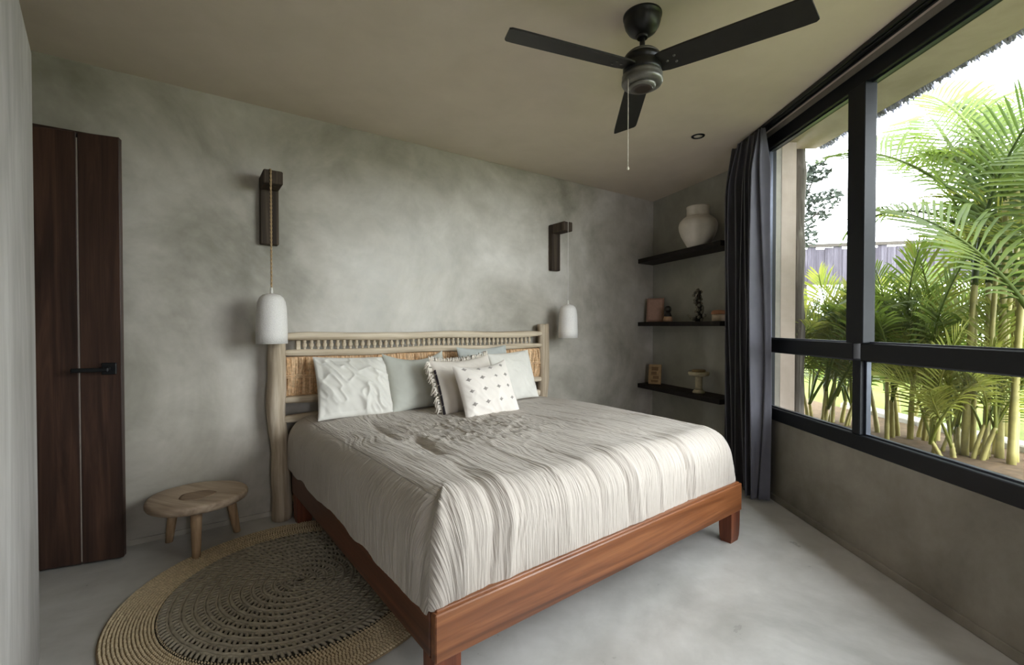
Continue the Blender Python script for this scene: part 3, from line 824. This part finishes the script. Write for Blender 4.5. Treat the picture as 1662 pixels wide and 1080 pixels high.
part('centre_stitches', mb, 'rug_grey', rug, 'dark grey-brown crocheted stitches', 'stuff')
part('centre_rows', mr, 'rug_grey', rug, 'braided rings of the dark centre', 'stuff')
part('border_stitches', stitches(.552, .738, .0125, .0135, .60, .75, .007, .0075, 5), 'jute_band', rug, 'pale straw-coloured braided jute rows', 'stuff')

# ------------------------------------------------------------------ curtain
cu = thing('curtain', (1.75, 3.42, 0), 'full-length charcoal curtain gathered at the window corner', 'curtain')
nu, nv = 260, 46
P = np.zeros((nu, nv, 3))
for i in range(nu):
    f = i / (nu - 1)
    for j in range(nv):
        g = j / (nv - 1); zc = .015 + g * (2.635 - .015)
        spread_ = 1.0 + .10 * math.sin(g * 2.6) - .16 * max(0, g - .86) / .14
        yb_ = 3.215 + .46 * f * spread_ + .02 * (1 - g)
        gath = .35 + .65 * min(1, (1 - g) / .10)
        amp = (.055 + .018 * math.sin(f * 11)) * gath
        ph = f * 2 * PI * 8 + .5 * math.sin(f * 9) + .35 * math.sin(g * 4 + f * 3)
        x = 1.755 - .01 * f + amp * math.sin(ph) + .012 * math.sin(ph * .37 + g * 5)
        y = yb_ + .018 * math.cos(ph * 2) * gath
        P[i, j] = (x + .03 * (1 - g) * math.sin(f * PI), y, zc)
mb = MB().grid(P, True)
cm = part('drape', mb, 'curtain_cloth', cu)
sm_ = cm.modifiers.new('thickness', 'SOLIDIFY'); sm_.thickness = .003
mb = MB()
for k in range(9):
    y = 3.20 + .043 * k
    mb.box((1.80, y, 2.643), (.006, 0, 0), (0, .004, 0), (0, 0, .012), .002)
part('glider_hooks', mb, 'black_metal', cu, None, 'stuff')

# ------------------------------------------------------------------ ceiling fan
FX, FY = .597, 2.122
fan = thing('ceiling_fan', (FX, FY, H), 'black three-bladed ceiling fan above the foot of the bed', 'ceiling fan')
F0 = np.array([FX, FY, 0])
part('canopy', MB().lathe(F0, [(.022, 2.578), (.040, 2.584), (.062, 2.600), (.076, 2.622), (.082, 2.645), (.083, 2.660), (.086, 2.662), (.086, 2.672)], 40), 'fan_black', fan)
part('down_rod', MB().lathe(F0, [(.012, 2.495), (.012, 2.59)], 16), 'fan_black', fan)
part('rod_collar', MB().lathe(F0, [(.024, 2.568), (.026, 2.575), (.026, 2.585)], 20), 'fan_black', fan)
part('motor_cap', MB().lathe(F0, [(.080, 2.478), (.078, 2.488), (.066, 2.500), (.040, 2.508), (.018, 2.510)], 40), 'fan_grey', fan, 'grey domed top of the motor')
part('motor_housing', MB().lathe(F0, [(.070, 2.40), (.084, 2.405), (.086, 2.415), (.086, 2.44), (.080, 2.445), (.080, 2.455), (.084, 2.46), (.084, 2.478)], 40), 'fan_black', fan)
part('lower_ring', MB().lathe(F0, [(.066, 2.352), (.086, 2.356), (.092, 2.366), (.092, 2.376), (.088, 2.382), (.090, 2.39), (.090, 2.398), (.084, 2.404)], 44), 'fan_grey', fan, 'worn grey ring below the blades')
part('switch_cup', MB().lathe(F0, [(.048, 2.338), (.056, 2.340), (.060, 2.346), (.062, 2.356)], 36), 'fan_grey', fan)
part('cup_plate', MB().lathe(F0, [(.030, 2.3345), (.046, 2.336), (.049, 2.340)], 32), 'fan_glass', fan)
bl = MB()
prof_x = [.075, .11, .2, .35, .5, .62, .655, .665]
hw = [.050, .058, .061, .063, .065, .066, .064, .055]
top_ = []
pit = math.radians(-13)
for sgn_ in (1,):
    Pt = np.zeros((len(prof_x), 2, 3)); Pb = Pt.copy()
    for i, (x, w) in enumerate(zip(prof_x, hw)):
        for j, s_ in enumerate((-1, 1)):
            sk = .010 * s_ if i >= 6 else 0
            p = np.array([x + sk, s_ * w * math.cos(pit), s_ * w * math.sin(pit)])
            Pt[i, j] = p + ZUP * .004; Pb[i, j] = p - ZUP * .004
    bl.grid(Pt, False); bl.grid(Pb, False, flip=True)
    n = len(prof_x)
    ring = [Pt[i, 0] for i in range(n)] + [Pt[n - 1 - i, 1] for i in range(n)]
    ringb = [Pb[i, 0] for i in range(n)] + [Pb[n - 1 - i, 1] for i in range(n)]
    m_ = len(ring)
    bl.add(ring + ringb, [(k, m_ + k, m_ + (k + 1) % m_, (k + 1) % m_) for k in range(m_)])
blm = mesh('blade', bl, 'fan_blade')
scm = mesh('screw', MB().lathe((0, 0, 0), [(.0035, -.003), (.006, -.0015), (.006, .001)], 10), 'fan_grey')
for ang in (-37, 83, 202):
    o = link('blade', blm, fan); o.location = (0, 0, 2.432 - H); o.rotation_euler = (0, 0, math.radians(ang))
    for sx_, sy_ in ((.115, 0), (.15, .018), (.15, -.018)):
        s_o = link('screw', scm, o); s_o.location = (sx_, sy_, sy_ * math.tan(pit) - .005); s_o.rotation_euler = (pit, 0, 0)
cx, cy = FX - .075, FY - .045
mb = MB()
for i in range(74):
    zc = 2.37 - i * .0055
    mb.box((cx, cy, zc), (.0016, 0, 0), (0, .0016, 0), (0, 0, .0022), .0008)
mb.tube([(cx, cy, 2.372), (cx, cy, 1.965)], .0008, 5)
ch = part('pull_chain', mb, 'chain_white', fan, 'thin white pull chain')
part('chain_bead', MB().lathe((cx, cy, 1.952), [(.002, 0), (.0055, .004), (.006, .009), (.002, .016)], 12), 'chain_white', ch)

# recessed downlight
dl = thing('downlight', (1.392, 3.453, H), 'small round recessed downlight with black trim in the ceiling', 'downlight')
part('trim_ring', MB().lathe((1.392, 3.453, 0), [(.030, H - .001), (.034, H - .006), (.046, H - .005), (.048, H)], 32, ZUP, False, False), 'black_metal', dl)
part('lens', MB().lathe((1.392, 3.453, 0), [(.004, H - .0035), (.034, H - .003), (.034, H)], 28), 'lamp_glass', dl)

# ------------------------------------------------------------------ shelves and what stands on them
for zb_, zt_, lab in ((1.945, 1.992, 'uppermost dark wooden corner shelf carrying the clay urn'), (1.250, 1.293, 'middle dark wooden corner shelf with small ornaments'), (.568, .612, 'lowest dark wooden corner shelf with carved tablet and stand')):
    q0 = COR; q1 = sp(1.285, 0, 0); q2 = sp(1.285, .25, 0); q3 = COR - UW * (.25 / math.sin(TH - TS))
    q3 = q3 + NW * .001
    single('wall_shelf_board' if False else 'corner_shelf', MB().prism([tuple(v[:2]) for v in (q0 + NS * .001, q1 + NS * .001, q2, q3)], zb_, zt_), 'shelf_wood', tuple((q0 + q2) / 2 * np.array([1, 1, 0]) + ZUP * zb_), lab, 'shelf', 'dark corner shelves')
Z1, Z2, Z3 = 1.9925, 1.2935, .6125
u0 = sp(.94, .188, Z1)
urn = thing('urn', u0, 'large off-white clay urn on the uppermost shelf', 'urn')
wu = lambda a, h: .008 * math.sin(2 * a + h * 9)
part('body', MB().lathe(u0, [(.085, 0), (.098, .006), (.125, .055), (.150, .105), (.166, .155), (.171, .19), (.168, .215), (.158, .238), (.148, .25), (.142, .252), (.138, .262), (.120, .276), (.100, .286)], 48, ZUP, True, False, wu), 'clay_white', urn)
part('neck', MB().lathe(u0, [(.102, .284), (.100, .30), (.101, .352), (.105, .368), (.102, .375), (.092, .375), (.089, .34), (.086, .28)], 40, ZUP, False, True, wu), 'clay_white', urn)
def leanbox(name, s, d, z, w, h, th, mat1, mat2, label, cat, yaw, inner):
    ya = math.radians(yaw); nx = NS * math.cos(ya) + US * math.sin(ya); ux_ = US * math.cos(ya) - NS * math.sin(ya)
    le = math.radians(8); vz_ = ZUP * math.cos(le) - nx * math.sin(le); nn_ = nx * math.cos(le) + ZUP * math.sin(le)
    base = sp(s, d, z)
    o = thing(name, base, label, cat)
    c = base + vz_ * (h / 2 + .002) 
    part('backing', MB().box(c, ux_ * w / 2, nn_ * th / 2, vz_ * h / 2, .003), mat1, o)
    for q in inner:
        part(q[0], MB().box(c + ux_ * q[1] + vz_ * q[2] + nn_ * (th / 2 + .001), ux_ * q[3], nn_ * .002, vz_ * q[4], .0015), mat2, o)
leanbox('picture_frame', .215, .13, Z2, .185, .262, .018, 'frame_pink', 'frame_print', 'small dusky pink framed picture at the corner of the middle shelf', 'picture', 40, [('print', 0, 0, .076, .114)])
leanbox('carved_tablet', .215, .13, Z3, .135, .215, .02, 'tablet_wood', 'tablet_carve', 'small tan carved wooden tablet standing on the lowest shelf', 'tablet', 40,
        [('carving', 0, .06, .035, .02), ('carving', -.01, .01, .028, .018), ('carving', .012, -.035, .03, .016), ('carving', -.002, -.075, .036, .012)])
v0 = sp(.435, .13, Z2)
vo = thing('bottle_vase', v0, 'little tan pot with a dark rounded neck beside the pink picture', 'vase')
part('body', MB().lathe(v0, [(.034, 0), (.046, .008), (.048, .03), (.040, .055), (.030, .075), (.026, .095)], 28), 'bottle_tan', vo)
part('dark_band', MB().lathe(v0, [(.0405, .052), (.036, .068), (.0275, .094), (.024, .10)], 28), 'bottle_dark', vo)
part('stopper', MB().lathe(v0, [(.018, .098), (.032, .115), (.036, .135), (.030, .155), (.014, .168)], 24), 'bottle_dark', vo)
s0 = sp(.90, .14, Z2)
so = thing('sculpture', s0, 'knobbly grey upright ornament in the middle of the middle shelf', 'sculpture')
mb = MB(); r_ = random.Random(3)
part('stem', MB().tube([s0, s0 + ZUP * .1 + US * .01, s0 + ZUP * .2 - US * .01, s0 + ZUP * .29 + US * .012], [.034, .026, .024, .012], 12), 'sculpture_dark', so)
for i in range(34):
    f = i / 33; a = i * 2.4
    c = s0 + ZUP * (.015 + f * .285) + (US * math.cos(a) + NS * math.sin(a)) * (.034 + .012 * math.sin(i * 1.7)) * (1.15 - .5 * f) + US * (.02 * math.sin(f * 6))
    mb.lathe(c, [(.004, -.016), (.012 + .005 * r_.random(), -.006), (.013, .006), (.005, .017)], 8, ZUP + US * (r_.random() - .5) + NS * (r_.random() - .5))
part('knobs', mb, 'sculpture_stone', so, None, 'stuff')
part('foot_branch', MB().tube([s0 + US * -.02 + ZUP * .02, s0 - US * .075 + NS * .02 + ZUP * .03, s0 - US * .115 + NS * .03 + ZUP * .065], [.020, .017, .008], 10), 'sculpture_stone', so)
j0 = sp(1.145, .13, Z2)
jo = thing('lidded_jar', j0, 'small cream jar with terracotta lid beside the curtain', 'jar')
part('body', MB().lathe(j0, [(.050, 0), (.056, .006), (.058, .04), (.056, .062)], 28), 'jar_cream', jo)
part('lid', MB().lathe(j0, [(.062, .062), (.064, .068), (.062, .086), (.050, .098), (.014, .102)], 28), 'terracotta', jo)
c0 = sp(.90, .135, Z3)
co = thing('candle_stand', c0, 'pale wooden pedestal stand with a broad flat top on the lowest shelf', 'stand')
part('foot', MB().lathe(c0, [(.054, 0), (.056, .012), (.046, .026), (.036, .032)], 28), 'candle_wood', co)
part('column', MB().lathe(c0, [(.034, .03), (.031, .06), (.031, .13), (.036, .165)], 20, ZUP, True, True, lambda a, h: .05 * math.cos(6 * a)), 'candle_wood', co)
part('top_plate', MB().lathe(c0, [(.060, .160), (.088, .168), (.096, .182), (.096, .196), (.090, .202)], 32), 'candle_wood', co)
part('top_cup', MB().lathe(c0, [(.060, .200), (.062, .215), (.058, .222)], 28), 'candle_wood_edge', co)

# ------------------------------------------------------------------ outside the window
GZ = .42
struct('lawn', MB().box((14.2, 8, GZ - .1), (11, 0, 0), (0, 22, 0), (0, 0, .1)), 'lawn', 'bright green lawn beyond the planting bed', 'lawn')
struct('planting_bed', MB().box((2.62, 1.0, GZ - .06), (.58, 0, 0), (0, 5.0, 0), (0, 0, .10)), 'soil', 'brown soil bed under the window planted with palms', 'soil')
for i in range(7):
    y = 1.74 + .42 * i
    single('kerb_stone', MB().box((3.26, y, GZ + .03), (.07, 0, 0), (0, .20, 0), (0, 0, .055), .012), 'kerb_stone', (3.26, y, GZ - .03), 'pale stone kerb block edging the planting bed by the lawn', 'kerb', 'kerb stones along the planting bed')
mb = MB().box((2.2, .9, H - .02), (.17, 0, 0), (0, 2.7, 0), (0, 0, .02))
mb.box((2.2, .9, H + .09), (.22, 0, 0), (0, 2.75, 0), (0, 0, .09))
struct('roof_eave', mb, 'soffit_plaster', 'pale plaster eave soffit outside above the window', 'eave')
mb = MB(); r_ = random.Random(5)
for i in range(1500):
    y = -1.8 + 5.45 * r_.random(); x = 2.37 + .05 * r_.random(); L_ = .045 + .022 * r_.random() + .012 * math.sin(y * 7); w = .009 + .007 * r_.random()
    p = np.array([x, y, H + .06]); q_ = np.array([x + .05 + .03 * r_.random(), y + .03 * (r_.random() - .5), H + .04 - L_])
    mb.tube([p, (p + q_) / 2 + np.array([.012, 0, 0]), q_], [w, w, w * .3], 4, True, False)
single('thatch_fringe', mb, 'thatch', (2.38, 1.0, H), 'ragged grey thatch fringe hanging along the eave edge', 'thatch', None, 'stuff')
# exterior return wall and rough post at the end of the window
struct('wall_outside', MB().box((2.085, 3.56, 1.55), (.055, 0, 0), (0, .09, 0), (0, 0, 1.13)), 'soffit_plaster', 'pale plaster return wall outside beside the window')
pts = []; rad = []
for i in range(22):
    f = i / 21
    pts.append((2.262 + .008 * math.sin(f * 9), 3.64 + .01 * math.cos(f * 7), GZ + f * 2.26)); rad.append(.048 * (1 + .10 * math.sin(f * 23) + .06 * math.sin(f * 51)))
single('wooden_post', MB().tube(pts, rad, 14), 'grey_trunk', (2.262, 3.64, GZ), 'rough grey tree-trunk post outside beside the plaster return', 'post')
# plank fence far behind
fe = thing('plank_fence', (6.3, 9.0, GZ), 'weathered grey plank fence far behind the palms', 'fence')
fd = np.array([.97, -.24, 0]); fn = np.array([-.24, -.97, 0])
for i in range(34):
    p = np.array([4.6, 9.4, 0]) + fd * (.15 * i)
    zt_ = 2.78 + .03 * math.sin(i * 2.3)
    part('plank', MB().box(p + ZUP * (2.12 + zt_) / 2, fd * .0735, fn * .012, ZUP * (zt_ - 2.12) / 2, .003), 'grey_plank', fe)
for i in range(5):
    p = np.array([4.6, 9.4, 0]) + fd * (.15 * 8.2 * i)
    part('post', MB().box(p - fn * .05 + ZUP * 1.5, fd * .05, fn * .05, ZUP * 1.1), 'bark', fe)
part('lower_rail', MB().box(np.array([4.6, 9.4, 0]) + fd * 2.5 + ZUP * 2.10, fd * 2.6, fn * .03, ZUP * .04), 'bark', fe)
part('ridge_beam', MB().box(np.array([4.6, 9.4, 0]) + fd * 3.2 + ZUP * 2.83, fd * 2.3, fn * .04, ZUP * .03), 'bark', fe)

# a leafy tree behind the post
def leaf_cloud(mb, blobs, n, size, seed):
    r_ = random.Random(seed); tot = sum(b_[3] ** 2 for b_ in blobs)
    for (x, y, z, r) in blobs:
        for i in range(int(n * r * r / tot)):
            v = np.array([r_.gauss(0, 1), r_.gauss(0, 1), r_.gauss(0, 1)]); v /= np.linalg.norm(v)
            c = np.array([x, y, z]) + v * r * (.55 + .5 * r_.random())
            e = np.array([r_.gauss(0, 1), r_.gauss(0, 1), r_.gauss(0, .6)]); e /= np.linalg.norm(e)
            g = np.cross(e, [r_.gauss(0, 1), r_.gauss(0, 1), r_.gauss(0, 1)]); g /= np.linalg.norm(g)
            s = size * (.7 + .6 * r_.random())
            h_ = np.cross(e, g) * s * .18
            mb.add([c - e * s, c + g * s * .45 + h_, c + e * s, c - g * s * .45 + h_], [(0, 1, 2), (0, 2, 3)])
    return mb
tr_ = thing('leafy_tree', (4.75, 8.2, GZ), 'dark small-leaved tree silhouetted against the sky above the fence', 'tree')
part('trunk', MB().tube([(4.75, 8.2, GZ), (4.8, 8.2, 1.6), (4.78, 8.15, 2.6), (4.95, 8.2, 3.4), (5.0, 8.2, 4.0)], [.10, .08, .065, .045, .02], 10), 'bark', tr_)
for k, tip in enumerate([(5.35, 8.1, 3.95), (5.45, 8.0, 3.3), (5.2, 8.3, 2.95), (4.6, 8.1, 3.6)]):
    part('branch', MB().tube([(4.85, 8.18, 2.5 + .15 * k), ((4.85 + tip[0]) / 2, 8.15, (2.7 + .15 * k + tip[2]) / 2), tip], [.035, .022, .008], 7), 'bark', tr_)
part('foliage', leaf_cloud(MB(), [(5.1, 8.1, 3.9, .22), (5.35, 8.05, 3.95, .2), (5.0, 8.1, 3.5, .26), (5.4, 8.0, 3.35, .24), (5.6, 8.0, 3.5, .13), (5.1, 8.1, 3.05, .22), (4.9, 8.1, 4.2, .2), (5.25, 8.1, 2.8, .14), (4.6, 8.2, 3.6, .4)], 1500, .055, 2), 'tree_leaf', tr_, None, 'stuff')
# distant hedge shrubs
r_ = random.Random(9)
for i, (x, y, rad_) in enumerate([(6.0, 7.0, .8), (7.2, 6.2, .9), (8.6, 5.6, 1.0), (10.0, 5.0, 1.0), (11.5, 7.5, 1.3), (5.2, 7.6, .7)]):
    sh = thing('garden_shrub', (x, y, GZ), ['leafy light green shrub growing in front of the plank fence', 'yellow-green rounded shrub on the lawn behind the palms', 'broad green shrub on the lawn beyond the large pane', 'green shrub at the far side of the lawn', 'tall green shrub at the back of the garden', 'small green shrub at the foot of the leafy tree'][i], 'shrub', 'shrubs on the far lawn')
    blobs = [(x + rad_ * .5 * (r_.random() - .5), y + rad_ * .5 * (r_.random() - .5), GZ + rad_ * (.35 + .6 * r_.random()), rad_ * (.4 + .2 * r_.random())) for k in range(6)]
    part('stem', MB().tube([(x, y, GZ - .02), (x, y, GZ + rad_ * .5)], [.04, .03], 8), 'bark', sh)
    part('foliage', leaf_cloud(MB(), blobs, 1100, .085, 20 + i), 'hedge_leaf', sh, None, 'stuff')

# palms: every frond a mesh of its own
def frond_mesh(seed, th0, th1, nleaf, llen, droop, mat, petiole=.28):
    r_ = random.Random(seed)
    n = 30; pts = []; ang = []
    p = np.zeros(3); sway = (r_.random() - .5) * .25
    for i in range(n + 1):
        f = i / n; th = th0 + (th1 - th0) * f ** 1.4
        pts.append(p.copy()); ang.append(th)
        p = p + np.array([math.sin(th), sway * f, math.cos(th)]) / n
    mb = MB().tube(pts, [.011 * (1 - .85 * i / n) + .0012 for i in range(n + 1)], 6)
    for k in range(nleaf):
        f = petiole + (1 - petiole) * (k + .5) / nleaf
        i = min(n - 1, int(f * n)); w = f * n - i
        c = pts[i] * (1 - w) + pts[i + 1] * w; t = pts[i + 1] - pts[i]; t /= np.linalg.norm(t)
        g = (f - petiole) / (1 - petiole)
        L_ = llen * (math.sin(PI * (.12 + .80 * g)) ** .7) * (.9 + .2 * r_.random())
        fw = math.radians(66 - 42 * g + 8 * (r_.random() - .5))
        sidev = np.array([0, 1.0, 0]) - t * t[1]; sidev /= np.linalg.norm(sidev); upv = np.cross(t, sidev)
        if upv[2] < 0 and upv[0] > 0: pass
        for s in (-1, 1):
            dirv = t * math.cos(fw) + (sidev * s * .93 + (-upv if upv @ np.array([-.3, 0, 1]) < 0 else upv) * .32) * math.sin(fw)
            dirv /= np.linalg.norm(dirv)
            wd = np.cross(dirv, upv); wd /= np.linalg.norm(wd)
            hw_ = .0072 * (.8 + .4 * r_.random())
            q = [c, c + dirv * L_ * .35 - ZUP * L_ * droop * .06, c + dirv * L_ * .70 - ZUP * L_ * droop * .28, c + dirv * L_ * .96 - ZUP * L_ * droop * .60]
            ww = [hw_ * .35, hw_, hw_ * .8]
            nrm = np.cross(wd, dirv)
            vs = []
            for m_ in range(3):
                vs += [q[m_] - wd * ww[m_] + nrm * ww[m_] * .35, q[m_], q[m_] + wd * ww[m_] + nrm * ww[m_] * .35]
            vs.append(q[3])
            mb.add(vs, [(0, 1, 4, 3), (1, 2, 5, 4), (3, 4, 7, 6), (4, 5, 8, 7), (6, 7, 9), (7, 8, 9)], True)
    return mesh('frond', mb, mat)
R_ = math.radians
FM = [frond_mesh(1, R_(6), R_(70), 25, .37, .45, 'palm_leaf'), frond_mesh(2, R_(10), R_(100), 26, .37, .6, 'palm_leaf'),
      frond_mesh(3, R_(4), R_(48), 26, .36, .35, 'palm_leaf_dark'), frond_mesh(4, R_(12), R_(118), 26, .36, .7, 'palm_leaf_dark'),
      frond_mesh(5, R_(8), R_(85), 24, .36, .5, 'palm_leaf_yellow'), frond_mesh(6, R_(3), R_(30), 26, .36, .35, 'palm_leaf'),
      frond_mesh(7, R_(2), R_(25), 24, .34, .3, 'palm_leaf_yellow'), frond_mesh(8, R_(15), R_(75), 25, .37, .5, 'palm_leaf')]
FV = {}
def palm(loc, label, canes, fronds, seed):
    """canes: (dx, dy, height, lean_dx, lean_dy, r); fronds: (cane index, azimuth deg, scale, mesh index, tilt deg)"""
    o = thing('areca_palm', loc, label, 'palm', 'areca palms outside the window')
    L0 = np.array(loc, float); tops = []
    for dx, dy, h, lx, ly, r in canes:
        b0 = L0 + np.array([dx, dy, -.03])
        pts = [b0 + np.array([lx * f ** 1.3, ly * f ** 1.3, (h + .03) * f]) for f in np.linspace(0, 1, 14)]
        rad = [r * (1 - .35 * i / 13) * (1.12 if i % 3 == 0 else 1) for i in range(14)]
        part('cane', MB().tube(pts, rad, 8), 'palm_cane', o); tops.append(pts[-1])
    for fr_t in fronds:
        ci, az, sc, mi, tilt = fr_t[:5]; roll = fr_t[5] if len(fr_t) > 5 else 40 * math.sin(az * 1.7 + ci)
        if mi not in FV:
            FV[mi] = np.array([v.co[:] for v in FM[mi].vertices])
        base = tops[ci] - np.array([0, 0, .03])
        for k_, (m_, s_) in enumerate(((0, 1), (1, 1), (0, .85), (1, .85), (1, .7), (1, .55), (1, .42))):
            az2 = 180 - az if m_ else az
            Rm = np.array(Matrix.Rotation(math.radians(az2), 3, 'Z') @ Matrix.Rotation(math.radians(tilt), 3, 'Y') @ Matrix.Rotation(math.radians(roll * .5), 3, 'X'))
            vv_ = FV[mi] @ Rm.T * (sc * s_) + base
            clear = vv_[:, 0].min() > 2.0 and not np.any((vv_[:, 0] < 2.50) & (vv_[:, 2] > 2.58)) and not np.any((vv_[:, 0] < 2.16) & (vv_[:, 1] > 3.45))
            if clear: break
        az, sc = az2, sc * s_
        f = link('frond', FM[mi], o); f.location = tuple(tops[ci] - L0 - np.array([0, 0, .03]))
        f.rotation_euler = (math.radians(roll * .5), math.radians(tilt), math.radians(az)); f.scale = (sc, sc, sc)
    return o
def auto_palm(loc, label, nc, hmin, hmax, spread_, sc, seed, meshes, nf=4):
    r_ = random.Random(seed); canes = []; fr2 = []
    for i in range(nc):
        a = 2 * PI * i / nc + r_.random(); q = spread_ * math.sqrt(r_.random())
        h = hmin + (hmax - hmin) * r_.random()
        canes.append((q * math.cos(a), q * math.sin(a), h, .25 * q * math.cos(a) + .1 * (r_.random() - .5), .25 * q * math.sin(a) + .1 * (r_.random() - .5), .012 + .008 * r_.random()))
        for k in range(nf):
            fr2.append((i, math.degrees(a) + 360 * k / nf + 50 * (r_.random() - .5), sc * (.75 + .5 * r_.random()), r_.choice(meshes), 6 * (r_.random() - .5)))
    return palm(loc, label, canes, fr2, seed)
BZ = GZ + .04
auto_palm((2.55, 3.80, BZ), 'short bushy areca palm filling the narrow pane beside the curtain', 15, .14, .40, .24, .80, 31, [0, 4, 5, 6, 6, 7], 4)
auto_palm((2.80, 3.25, BZ), 'slender areca palm seen just behind the wide window mullion', 10, .12, .5, .2, .8, 32, [0, 4, 5, 6, 7], 3)
r_ = random.Random(77)
big = [(.16 * math.cos(k * 2.4) * (k / 9) ** .5, .16 * math.sin(k * 2.4) * (k / 9) ** .5, 1.0 + .70 * r_.random(), .08 * (r_.random() - .3), .1 * (r_.random() - .4), .013 + .009 * r_.random()) for k in range(10)]
palm((2.92, 2.74, BZ), 'tall areca palm with broad arching fronds in the large window pane', big,
     [(0, 98, 1.65, 0, 0, -25), (1, 76, 1.60, 2, 6, 30), (9, 112, 1.45, 7, 0, 20), (4, 88, 1.5, 0, 14, -50), (8, 130, 1.2, 1, 0, 0), (3, 116, 1.25, 3, 4, 0), (4, 50, 1.55, 7, 0, -35), (7, 100, 1.25, 1, 0, 40), (5, 80, 1.05, 4, 0, 0), (6, 20, 1.35, 0, 0, 0),
      (8, -35, 1.3, 0, 0, 0), (9, -80, 1.35, 2, 0, 0), (2, 64, .95, 4, 5, 20), (5, 150, .8, 4, 0, 0), (6, 108, .85, 5, 0, -20)], 33)
r_ = random.Random(78)
big2 = [(.14 * math.cos(k * 2.4) * (k / 8) ** .5, .14 * math.sin(k * 2.4) * (k / 8) ** .5, .5 + .55 * r_.random(), .1 * (r_.random() - .3), .1 * (r_.random() - .5), .014 + .009 * r_.random()) for k in range(9)]
palm((2.64, 2.08, BZ), 'tall areca palm with thick canes at the edge of the large pane', big2,
     [(0, 60, 1.35, 5, 0), (1, 85, 1.25, 0, 0), (2, 35, 1.35, 0, 0), (3, 110, .95, 4, 0), (4, 0, 1.25, 2, 0), (5, -60, 1.3, 0, 0), (6, -95, 1.25, 1, 0), (7, 75, .9, 6, 0), (8, 20, 1.0, 4, 0), (1, 70, 1.1, 1, 0), (4, 96, 1.3, 7, 0), (7, 48, 1.2, 3, 0)], 34)
auto_palm((3.62, 3.05, GZ), 'airy areca palm standing further out on the lawn side', 9, .6, 1.2, .26, 1.15, 35, [0, 1, 4, 5, 7], 4)
auto_palm((3.75, 4.3, GZ), 'low spreading areca palm on the lawn behind the short bushy one', 8, .1, .4, .22, .9, 36, [4, 5, 6, 7], 3)
auto_palm((2.72, 2.80, BZ), 'young low areca palm with yellowish fronds under the transom', 9, .05, .22, .16, .62, 37, [4, 6, 6, 5], 3)
